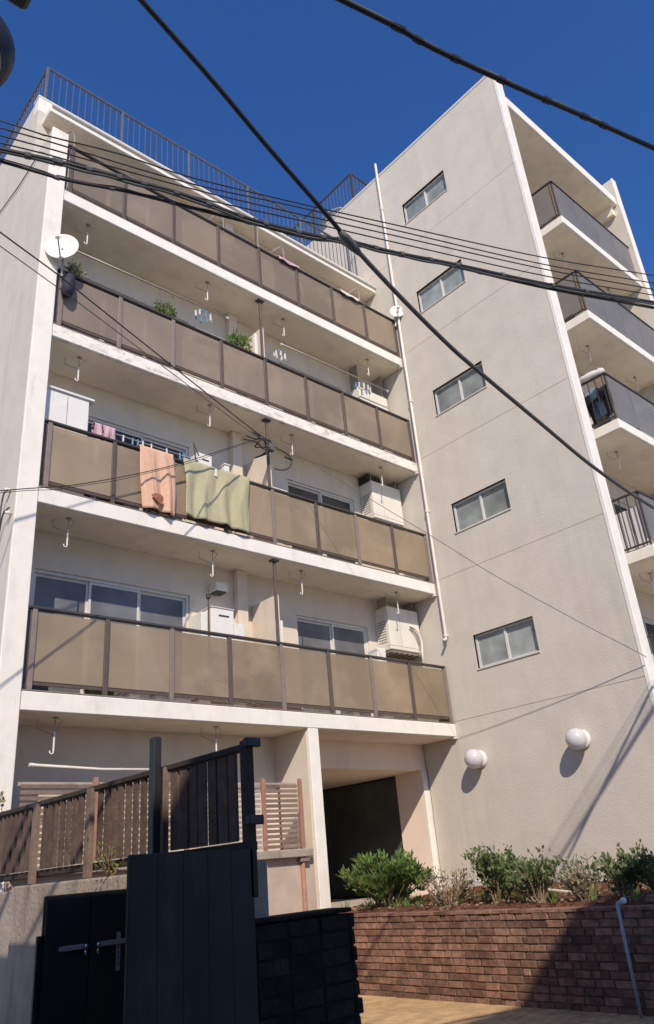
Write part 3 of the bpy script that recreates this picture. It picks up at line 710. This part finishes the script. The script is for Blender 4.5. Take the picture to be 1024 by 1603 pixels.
shrub('shrub', (8.30, 5.22, GZ), .30, .30, .50, 24, 330, .06, .016, 'leaf_pale', 'thin pale shrub at the foot of the diagonal wall shadow', seed=5, group='shrubs behind the brick wall')
shrub('shrub', (8.35, 4.80, GZ), .24, .24, .46, 18, 700, .06, .02, 'leaf_dark', 'green shrub just left of the capped pole', seed=6, group='shrubs behind the brick wall', base=.35)
shrub('shrub', (8.45, 4.36, GZ), .34, .34, .50, 22, 1300, .05, .02, 'leaf_dark', 'green shrub at the right picture edge', seed=8, group='shrubs behind the brick wall', base=.3)
shrub('shrub', (3.0, 8.85, 1.55), .22, .35, 1.2, 26, 1500, .055, .02, 'leaf_pale', 'pale leafy bush at the left picture edge below the fin', seed=9, base=.2)
shrub('potted_plant', (5.38, 9.22, ZT[2]+.98), .18, .10, .40, 11, 360, .085, .015, 'leaf_green', 'small green plant above the third balcony rail', 'plant', 10, 'plants on the third balcony', .2)
shrub('potted_plant', (6.95, 9.30, ZT[2]+.92), .24, .14, .66, 14, 480, .085, .019, 'leaf_green', 'taller yellow green plant left of the narrow white board', 'plant', 12, 'plants on the third balcony', .2)
shrub('potted_plant', (3.74, 9.2, ZT[2]+1.0), .15, .10, .34, 9, 220, .075, .016, 'leaf_pale', 'small yellowish plant beside the large dish', 'plant', 13, 'plants on the third balcony', .2)
shrub('weed', (2.40, 4.72, 1.555), .03, .08, .06, 7, 70, .035, .007, 'leaf_green', 'small green weed tuft on the concrete wall top', 'weed', 14, None, .1)

# ------------------------------------------------------------------ brick planter wall
bw = empty('brick_wall', (7.8, 6.3, 0)); tag(bw, 'low red brick planter wall in front of the shrubs', 'wall')
MB().box(7.715, 7.90, 3.0, 8.95, 0, .875).build('mortar_core', 'mortar', bw)
brk = []
for i in range(4):
    rnd = random.Random(i); b = MB().bev(-.5, .5, -.5, .5, -.5, .5, .045, 1)
    b.v = [(x+rnd.uniform(-.03, .03)*(.4), y+rnd.uniform(-.012, .012), z+rnd.uniform(-.03, .03)) for (x, y, z) in b.v]
    me = bpy.data.meshes.new('brick_mesh'); me.from_pydata(b.v, [], b.f); me.update(); me.materials.append(M['brick']); brk.append(me)
nc = 12; ch = .0745
for c_ in range(nc):
    y = 3.95-(c_ % 2)*.105-random.uniform(0, .05)
    while y < 8.9:
        l = random.choice((.205, .21, .20, .215, .10, .21)) if c_ < nc-1 else .215
        o = random.uniform(-.007, .007)
        ubox('brick', random.choice(brk), 7.70+o, 7.80, y, y+l-.013-random.uniform(0, .004), c_*ch+.008, c_*ch+ch-.005+random.uniform(-.003, .002), bw)
        y += l
# coping bricks
y = 3.9
while y < 8.9:
    ubox('brick', random.choice(brk), 7.69, 7.92, y, y+.21, nc*ch-.002, nc*ch+.028, bw); y += .218
# soil
rnd = random.Random(5); b = MB(); nx, ny = 36, 60; vs = []
for i in range(nx+1):
    for j in range(ny+1):
        x = 7.90+(XW-.002-7.90)*i/nx; y = 2.5+(9.15-2.5)*j/ny
        edge = 0 if i in (0,) else 1
        vs.append((x, y, .88+edge*(.03+.06*i/nx+rnd.uniform(0, .06))))
b.add(vs, [(i*(ny+1)+j, (i+1)*(ny+1)+j, (i+1)*(ny+1)+j+1, i*(ny+1)+j+1) for i in range(nx) for j in range(ny)])
tag(b.build('planter_soil', 'soil'), kind='structure')
for i, (y, x, s_) in enumerate(((4.25, 8.05, .09), (4.12, 8.12, .07), (8.62, 7.98, .08), (7.0, 8.0, .05), (4.05, 8.0, .06))):
    rnd = random.Random(i+40); b = MB().bev(-s_, s_, -s_*1.3, s_*1.3, 0, s_, s_*.3, 2)
    b.v = [(vx+x+rnd.uniform(-.01, .01), vy+y+rnd.uniform(-.01, .01), vz+.91+rnd.uniform(-.01, .01)) for vx, vy, vz in b.v]
    tag(b.build('clay_lump', 'brick'), ('largest red brown clay lump on the soil right of the capped pole', 'middle-sized clay lump behind the largest lump, right of the capped pole', 'pale clay lump at the foot of the dense bright green shrub', 'small clay lump at the foot of the low dry shrub', 'small clay lump at the right picture edge on the soil')[i], 'lump', 'clay lumps on the planter soil')
rnd = random.Random(77); b = MB(); b2 = MB()
for i in range(900):
    x = 7.94+rnd.random()**1.6*2.6; y = rnd.uniform(3.6, 9.0)
    leaf_mesh(b, (x, y, .955+.06*(x-7.9)/3.4+rnd.uniform(0, .03)), (rnd.uniform(-1, 1), rnd.uniform(-1, 1), rnd.uniform(-.1, .35)), rnd.uniform(.03, .07), rnd.uniform(.008, .016), rnd)
tag(b.build('leaf_litter', 'leaf_dry'), 'dry fallen leaves scattered over the planter soil', 'leaves', kind='stuff')
for i in range(70):
    x = 7.96+rnd.random()*1.6; y = rnd.uniform(4.0, 8.9)
    for k in range(14):
        leaf_mesh(b2, (x+rnd.gauss(0, .025), y+rnd.gauss(0, .025), .95), (rnd.uniform(-.6, .6), rnd.uniform(-.6, .6), 1), rnd.uniform(.06, .16), .005, rnd)
tag(b2.build('weed_cover', 'leaf_green'), 'thin grass and weeds between the shrubs', 'weeds', kind='stuff')
tag(MB().tube(catmull([(9.0, 8.6, 1.33), (9.0, 7.6, 1.22), (9.0, 6.9, 1.13), (9.0, 6.2, 1.04), (9.0, 5.6, .97)]), .014, 6).build('garden_hose', 'pipe_paint'), 'thin pale pipe running behind the shrubs along the wall', 'pipe')
e = empty('standpipe', (7.6, 4.46, 0)); tag(e, 'slim grey standing pipe with white cap against the shaded brick wall', 'pipe')
MB().tube([(7.60, 4.46, 0), (7.60, 4.46, .955)], .017, 10).build('pipe', 'tank_grey', e, True)
MB().tube([(7.60, 4.46, .955), (7.66, 4.43, .975)], .022, 8).build('elbow', 'tank_grey', e, True)
b = MB(); b.lathe([(.03*math.sin(math.pi*i/8), -.03*math.cos(math.pi*i/8)) for i in range(9)], (7.66, 4.42, .98), (0, 0, 1), 12).build('cap', 'white_plastic', e, True)

# ------------------------------------------------------------------ terrace, slatted screen
MB_ = MB().box(3.41, 7.70, 9.06, BY-.01, 0, 1.66)
tag(MB_.build('terrace', 'terrace_paint'), kind='structure')
tag(MB().bev(3.41, 7.62, 8.95, BY-.02, 1.662, 1.77, .012).build('terrace_ledge', 'concrete'), kind='structure')
sc = empty('slatted_screen', (5.5, 9.05, 1.77)); tag(sc, 'horizontal slatted timber screen with salmon posts on the terrace edge', 'screen')
slat_me = unit('screen_slat_mesh', 'screen_wood', .02); slat2_me = unit('screen_slat_brown_mesh', 'screen_brown', .02); sp_me = unit('screen_post_mesh', 'salmon_post', .06)
PXS = [3.44, 4.35, 5.6, 6.83, 7.49]
for i in range(4):
    mid = [PXS[i]+.03, PXS[i+1]-.03] if i < 3 else [PXS[i]+.03, 7.15, PXS[i+1]-.03]
    for a, b_ in zip(mid[:-1], mid[1:]):
        for j in range(13):
            ubox('slat', slat_me if i == 2 else slat2_me, a+.004, b_-.004, 9.04+random.uniform(-.003, .003), 9.062, 1.795+j*.0655, 1.795+j*.0655+.042, sc)
for x in PXS[1:]:
    ubox('post', sp_me, x-.03, x+.03, 9.0, 9.037, 1.772, 2.70, sc)
ubox('post', sp_me, 7.14, 7.16, 9.064, 9.09, 1.772, 2.64, sc)
MB().box(3.45, 7.46, 9.064, 9.09, 2.61, 2.65).build('back_rail', 'screen_wood', sc)
e = empty('drain_pipe', (7.45, 9.0, 0)); tag(e, 'brown drain pipe below the terrace ledge next to the column', 'pipe')
MB().tube([(7.46, 9.02, 0), (7.46, 9.02, 1.60)], .032, 10).build('pipe', 'salmon_post', e, True)
MB().bev(7.40, 7.56, 8.97, 9.055, 1.60, 1.655, .01).build('collar', 'pale_brown_metal', e)
tag(MB().bev(6.62, 6.86, 9.03, 9.057, 0, 1.64, .006).build('cover_board', 'pipe_paint'), 'pale board on the wall below the terrace ledge', 'board')

# ------------------------------------------------------------------ concrete wall and wooden fence on it
cw = empty('concrete_wall', (2.45, 5, 0)); tag(cw, 'weathered concrete retaining wall under the wooden fence', 'wall')
MB().bev(2.37, 2.60, 3.42, 6.17, 0, 1.56, .012, 2).build('near_section', 'concrete', cw)
MB().bev(2.44, 2.62, 6.172, 8.9, 0, 1.53, .012, 2).build('far_section', 'concrete', cw)
fn = empty('wooden_fence', (2.42, 5.5, 1.56)); tag(fn, 'dark brown fence of upright wooden slats on the concrete wall', 'fence')
fs_me = unit('fence_slat_mesh', 'fence_wood', .03); fb_me = unit('fence_backing_mesh', 'fence_rail_wood', .03); fp_me = unit('fence_post_mesh', 'fence_post_wood', .05)
posts = [3.36, 4.10, 5.02, 5.89, 6.78, 7.7, 8.6]
for i in range(len(posts)-1):
    a, b_ = posts[i]+.04, posts[i+1]-.04; n = round((b_-a)/.0935); p = (b_-a)/n
    for j in range(n):
        g_ = .018 if i else (.024 if j % 3 == 0 else .010)
        ubox('slat', fs_me, 2.412+random.uniform(-.003, .003), 2.428, a+j*p+(g_ if i else g_*.7), a+(j+1)*p-(g_ if i else .009), 1.655, 2.075, fn, (0, 0, random.uniform(-.06, .06)))
        if j % 3 and j: ubox('backing_slat', fb_me, 2.440, 2.452, a+j*p-.03, a+j*p+.03, 1.66, 2.07, fn)
for y in posts[1:]: ubox('post', fp_me, 2.375, 2.41, y-.034, y+.034, 1.565, 2.10, fn)
MB().bev(2.395, 2.445, 3.32, 8.6, 2.078, 2.112, .006).build('top_rail', 'fence_rail_wood', fn)
MB().bev(2.430, 2.47, 3.32, 8.6, 1.605, 1.65, .006).build('bottom_rail', 'fence_rail_wood', fn)
MB().bev(2.40, 2.45, 3.30, 3.36, 1.40, 2.13, .006).build('end_post', 'fence_rail_wood', fn)
for z in (2.09, 1.72): MB().bev(2.38, 2.47, 3.26, 3.299, z, z+.045, .005).build('end_bracket', 'lamp_dark', fn)
tag(MB().bev(2.285, 2.335, 4.02, 4.08, 0, 2.26, .006).build('steel_post', 'lamp_dark'), 'tall dark square post standing in front of the wooden fence', 'post')

# ------------------------------------------------------------------ dark cabinet, panel, rough wall in the shade
cb = empty('double_door', (2.1, 4.6, 0)); tag(cb, 'black metal double door with two silver padlocks, in the shade', 'door')
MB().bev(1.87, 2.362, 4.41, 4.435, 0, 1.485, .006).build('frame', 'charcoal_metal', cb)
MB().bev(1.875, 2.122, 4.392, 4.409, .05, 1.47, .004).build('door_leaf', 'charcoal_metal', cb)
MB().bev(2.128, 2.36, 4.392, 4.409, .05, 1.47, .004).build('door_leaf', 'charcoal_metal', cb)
MB().bev(1.95, 2.085, 4.375, 4.391, 1.215, 1.24, .004).build('hasp', 'sticker', cb)
MB().bev(2.165, 2.345, 4.375, 4.391, 1.215, 1.24, .004).build('hasp', 'sticker', cb)
for x in (2.09, 2.16):
    b = MB(); b.lathe([(.014*math.sin(math.pi*i/8), -.014*math.cos(math.pi*i/8)) for i in range(9)], (x, 4.365, 1.228), (0, -1, 0), 12)
    b.tube([(x, 4.37, 1.212), (x, 4.365, 1.185)], .008, 8); b.build('padlock', 'silver', cb, True)
sk = MB().box(2.278, 2.302, 4.388, 4.391, 1.09, 1.275).build('sticker', 'sticker', cb)
b = MB()
for i in range(5):
    z = 1.115+i*.027
    b.box(2.284, 2.296, 4.3865, 4.3878, z, z+.005).box(2.288, 2.292, 4.3865, 4.3878, z+.008, z+.018).box(2.284, 2.287, 4.3865, 4.3878, z+.01, z+.016)
b.build('sticker_marks', 'sticker_print', sk)
MB().bev(1.84, 1.868, 4.40, 4.43, 0, 1.30, .006).build('side_board', 'lamp_dark', cb)
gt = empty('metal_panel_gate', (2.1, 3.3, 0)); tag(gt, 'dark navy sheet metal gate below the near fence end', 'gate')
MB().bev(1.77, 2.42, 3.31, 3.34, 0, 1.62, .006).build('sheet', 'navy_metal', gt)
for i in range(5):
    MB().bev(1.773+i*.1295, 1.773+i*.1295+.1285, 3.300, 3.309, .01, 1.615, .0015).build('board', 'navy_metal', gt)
rw = empty('rough_brick_wall', (2.75, 3.4, 0)); tag(rw, 'low dark rough brick wall right of the navy gate', 'wall')
MB().box(2.432, 3.05, 3.318, 3.50, 0, 1.27).build('mortar_core', 'dark_mortar', rw)
dbm = []
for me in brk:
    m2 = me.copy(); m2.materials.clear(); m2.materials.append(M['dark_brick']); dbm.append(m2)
for c_ in range(17):
    x = 2.43-(c_ % 2)*.0
    l0 = .10 if c_ % 2 else .2
    while x < 3.07:
        l = min(l0, 3.07-x+random.uniform(-.008, .012)); l0 = .2
        if l > .03: ubox('brick', random.choice(dbm), x, x+l-.01, 3.31+random.uniform(-.008, .008), 3.5, c_*.0755+.004, c_*.0755+.069, rw)
        x += l0 if l >= .03 else 1
MB().bev(2.425, 3.06, 3.32, 3.50, 1.284, 1.305, .006).build('coping', 'dark_brick', rw)

# ------------------------------------------------------------------ house behind the camera, unseen wall added beside it (they shade the foreground)
nh = empty('neighbouring_house', (0, -5, 0)); tag(nh, 'plain grey house across the lane behind the viewer', 'house')
MB().box(-8.5, 3.0, -9.5, -2.9, 0, 8.55).build('wall', 'house_wall', nh)
MB().bev(-8.8, 3.3, -9.7, -2.65, 8.45, 8.60, .02).build('roof', 'house_roof', nh)
for i in range(3):
    for z in (1.0, 4.0):
        x = -7+i*3.6
        w = MB().box(x, x+1.6, -2.9, -2.84, z, z+1.4).build('window', 'alu_frame', nh)
        MB().box(x+.05, x+1.55, -2.84, -2.835, z+.05, z+1.35).build('pane', 'dark_glass', w)
swall = empty('shade_wall', (1.1, 4.4, 0)); tag(swall, 'added unseen wall outside the left picture edge, shading the concrete wall', 'wall')  # added out of view to cast shade low on the concrete wall
MB().bev(.70, .92, 3.6, 5.4, 0, 3.07, .01).build('wall', 'concrete', swall)
MB().bev(.68, .94, 3.58, 5.42, 3.071, 3.12, .01).build('coping', 'concrete', swall)

# ------------------------------------------------------------------ overhead cables
def extend(p, a=3., b_=3.):
    p = [Vector(q) for q in p]
    if a: p = [p[0]+(p[0]-p[1]).normalized()*a]+p
    if b_: p = p+[p[-1]+(p[-1]-p[-2]).normalized()*b_]
    return p
def cable(pts, rad, m, lab, group='overhead cables', ext=(3., 3.), name='overhead_cable', extra=None, wraps=0, wm='cable_grey'):
    cv = catmull(extend(pts, *ext), 8)
    e = empty(name, cv[0]); tag(e, lab, 'cable', group)
    MB().tube(cv, rad, 8).build('conductor', m, e, True)
    if extra:
        off, er, em = extra
        MB().tube([p+Vector(off)*(1+.0*i)+Vector((0, 0, .006*math.sin(i*.9))) for i, p in enumerate(cv)], er, 6).build('messenger_wire', em, e, True)
    for i in range(wraps):
        k = int((i+.5)*len(cv)/wraps)
        if k+1 < len(cv):
            d = (cv[k+1]-cv[k]).normalized()
            MB().tube([cv[k]-d*.02, cv[k]+d*.02], rad*1.3, 8).build('tie', wm, e)
    return cv
W1 = [(1.681,1.390,5.000),(1.956,1.319,4.990),(2.169,1.265,4.960),(2.675,1.135,4.965),(3.100,1.031,4.994),(3.600,0.900,5.000)]
cable(W1, .0135, 'cable_black', 'thickest double cable crossing the top right sky', extra=((0, .008, .025), .009, 'cable_grey'), wraps=12, wm='cable_black')
W2 = [(1.333,2.619,6.228),(1.899,2.728,6.127),(2.418,2.821,5.979),(2.938,2.914,5.856),(3.278,2.976,5.763)]
cable(W2, .018, 'cable_black', 'thick dark cable descending from the top edge to the cable joint', ext=(3., 0), extra=((.0, .012, .022), .008, 'cable_black'))
W2b = [(3.278,2.976,5.763),(3.821,3.030,5.584),(4.488,3.100,5.422),(5.007,3.154,5.352),(6.083,3.271,5.251),(7.037,3.371,5.158),(8.067,3.472,5.127),(8.819,3.549,5.143)]
cable(W2b, .0195, 'cable_grey', 'thick grey sleeved cable from the joint down across the stair wing wall', ext=(0, 4.))
B1 = [(1.032,3.961,6.039),(1.397,3.863,6.084),(1.789,3.747,6.101),(2.252,3.622,6.119),(2.741,3.489,6.075),(3.257,3.337,6.092),(3.578,3.248,6.146),(4.014,3.133,6.181),(4.637,2.955,6.253),(5.723,2.652,6.368),(7.084,2.269,6.573)]
cable(B1, .019, 'cable_black', 'heavy black cable of the horizontal bundle', extra=((0, 0, -.022), .010, 'cable_grey'), wraps=26)
B2 = [(1.050,4.014,5.994),(1.442,3.898,5.986),(1.869,3.783,6.048),(2.243,3.676,6.066),(2.768,3.524,6.084),(3.284,3.382,6.110),(3.613,3.284,6.173),(4.673,2.982,6.270),(5.696,2.697,6.351),(7.102,2.296,6.529)]
cable(B2, .011, 'cable_black', 'lower cable sagging under the heavy bundle cable at left', extra=((0, 0, .02), .005, 'cable_grey'), wraps=10)
for nm, pts in (('uppermost', [(1.023,4.041,6.395),(1.308,3.952,6.377),(1.807,3.800,6.404),(2.332,3.649,6.386),(3.240,3.373,6.448),(4.076,3.124,6.529),(5.660,2.652,6.689),(7.147,2.207,6.929)]),
                ('second', [(1.023,4.023,6.306),(1.335,3.934,6.315),(2.269,3.658,6.306),(3.195,3.382,6.395),(4.076,3.133,6.475),(5.660,2.670,6.617),(7.138,2.234,6.840)]),
                ('third', [(1.032,4.005,6.217),(1.335,3.916,6.226),(2.269,3.649,6.244),(3.186,3.382,6.315),(4.067,3.133,6.404),(5.705,2.652,6.555),(7.120,2.243,6.751)]),
                ('lowest', [(1.032,3.987,6.128),(1.335,3.898,6.146),(2.261,3.640,6.155),(3.177,3.373,6.235),(4.041,3.124,6.306),(5.678,2.652,6.457),(7.084,2.252,6.662)])):
    cable(pts, .0055, 'cable_black', nm+' of the four thin wires above the heavy bundle', 'thin wires above the bundle')
# service drops
S1 = [(1.91,6.91,8.20),(2.63,7.18,8.23),(2.89,7.28,8.23),(4.28,7.81,8.21),(6.65,8.71,8.18),(7.29,8.96,8.23)]
S2 = [(1.96,7.01,8.10),(2.64,7.26,8.12),(3.13,7.44,8.13),(4.83,8.06,8.12),(6.51,8.68,8.12),(7.29,8.96,8.21)]
S3 = [(2.55,7.70,5.49),(3.50,7.95,5.94),(5.01,8.36,6.83),(6.83,8.85,8.07),(7.30,8.98,8.27) ]
S4 = [(7.47,8.92,8.24),(8.50,7.92,7.01),(9.17,7.27,6.23),(9.79,6.66,5.48),(10.57,5.89,4.64),(11.16,5.32,4.05),(11.23,5.25,3.96)]
cable(S1, .009, 'cable_black', 'upper service wire from the left to the centre post', 'service wires', (3., 0))
cable(S2, .006, 'cable_grey', 'lower service wire from the left to the centre post', 'service wires', (3., 0))
cable(S3, .006, 'cable_black', 'service wire rising in front of the towels to the centre post', 'service wires', (3., 0), extra=((0, 0, -.03), .004, 'cable_black'))
cable(S4, .0055, 'cable_grey', 'thin wire from the centre post down across the stair wing to its corner', 'service wires', (0, 0))
e = empty('cable_joint', (3.511, 3.187, 6.024)); tag(e, 'dark joint sleeve where the thick cable meets the bundle', 'cable joint')
MB().tube([(3.178,2.961,5.786),(3.248,2.972,5.770),(3.325,2.984,5.743),(3.410,2.992,5.720)], [.02, .036, .036, .02], 10).build('sleeve', 'cable_grey', e, True)
MB().tube(catmull([(3.278,2.968,5.739),(3.450,3.120,6.000),(3.580,3.250,6.140)]), .012, 6).build('tie_wire', 'cable_black', e)
# knot of cables at the centre post
e = empty('cable_clamp', (7.39, 9.05, 8.2)); tag(e, 'cluster of looped black cables clamped to the centre post', 'cable clamp')
MB().bev(7.35, 7.45, 9.08, 9.17, 8.16, 8.30, .008).build('clamp', 'cable_grey', e)
for i, pts in enumerate(([(6.9, 8.92, 8.26), (7.0, 8.9, 8.16), (6.92, 8.95, 8.02), (7.1, 9.02, 8.10), (7.35, 9.08, 8.20)],
                         [(7.15, 8.98, 8.24), (7.2, 9.0, 8.06), (7.12, 9.05, 7.96), (7.02, 9.08, 7.9), (7.3, 9.1, 8.08), (7.4, 9.1, 8.18)],
                         [(7.44, 9.05, 8.22), (7.62, 9.0, 8.14), (7.74, 8.98, 8.02), (7.68, 9.0, 7.86), (7.55, 9.05, 7.80), (7.43, 9.1, 7.82)],
                         [(6.7, 8.9, 8.14), (6.9, 8.92, 8.15), (7.05, 8.95, 8.22), (7.3, 9.05, 8.24)],
                         [(6.62, 8.86, 8.02), (6.9, 8.9, 8.08), (7.1, 8.96, 8.04), (7.3, 9.05, 8.12)])):
    MB().tube(catmull(pts), .011 if i != 1 else .014, 6).build('loop', 'cable_black', e, True)
MB().tube([(6.86, 8.92, 8.27), (7.02, 8.95, 8.25)], .022, 8).tube([(7.6, 9.0, 8.06), (7.75, 8.98, 8.02)], .016, 8).build('connector', 'lamp_dark', e, True)
# conduit and insulators on the left end wall
e = empty('wall_insulator', (3.1, 9.3, 6.2)); tag(e, 'wire insulators and looped leads on the left end wall', 'insulator')
MB().tube(catmull([(3.08, 9.31, 6.33), (3.07, 9.42, 6.30), (3.08, 9.5, 6.1), (3.09, 9.55, 5.85), (3.1, 9.7, 5.6)]), .012, 6).build('lead', 'cable_grey', e, True)
MB().tube(catmull([(3.08, 9.18, 6.02), (3.06, 9.32, 5.98), (3.08, 9.45, 5.86), (3.09, 9.5, 5.7)]), .012, 6).build('lead', 'cable_grey', e, True)
MB().tube([(3.12, 9.34, 6.34), (3.05, 9.34, 6.34)], [.03, .022], 10).tube([(3.12, 9.22, 5.96), (3.05, 9.22, 5.96)], [.025, .02], 10).build('insulator', 'white_plastic', e, True)
cable([(3.11, 9.62, 12.83), (3.11, 9.76, 12.85), (3.11, 10.46, 12.87), (3.11, 11.4, 13.02), (3.11, 12.8, 13.21)], .009, 'cable_grey', 'dark lead slanting down the left end wall below the bundle', 'service wires', (0, 0))

# utility pole with lamp at the left picture edge
up = empty('utility_pole', (-1.0, 2.6, 0)); tag(up, 'concrete utility pole with round dark lamp head, cut by the left picture edge', 'utility pole')
MB().tube([(-1.0, 2.6, 0), (-1.0, 2.6, 6.6)], [.16, .13], 16).build('pole', 'pole_concrete', up, True)
b = MB(); b.lathe([(.0, -.10), (.10, -.10), (.165, -.05), (.19, .06), (.195, .14), (.16, .20), (.08, .24), (0, .24)], (.49, 2.62, 5.00), (.12, .42, .9), 28).build('lamp_head', 'lamp_dark', up, True)
MB().lathe([(.0, -.03), (.13, -.03), (.145, .01), (0, .01)], (.476, 2.575, 4.902), (.12, .42, .9), 28).build('lens', 'lamp_inner', up, True)
MB().tube([(-1.0, 2.6, 5.3), (.3, 2.6, 5.42), (.52, 2.62, 5.22)], .028, 8).build('arm', 'lamp_dark', up, True)
MB().bev(.58, .715, 2.52, 2.64, 5.505, 5.62, .02).tube([(-1.0, 2.57, 5.62), (.6, 2.56, 5.62)], .03, 8).build('bracket_end', 'lamp_dark', up)
# aerial rooftop box of the stair wing
e = empty('water_tank', (12.2, 11.2, 17.3)); tag(e, 'grey round water tank on the roof behind the stair wing railing', 'water tank')
MB().lathe([(0, 0), (.55, 0), (.58, .06), (.58, .72), (.60, .75), (.60, .80), (.3, .92), (0, .95)], (12.15, 11.2, 17.3), (0, 0, 1), 32).build('drum', 'tank_grey', e, True)
MB().lathe([(0, 0), (.62, 0), (.62, .05), (0, .05)], (12.15, 11.2, 18.03), (0, 0, 1), 32).build('rim', 'tank_grey', e, True)
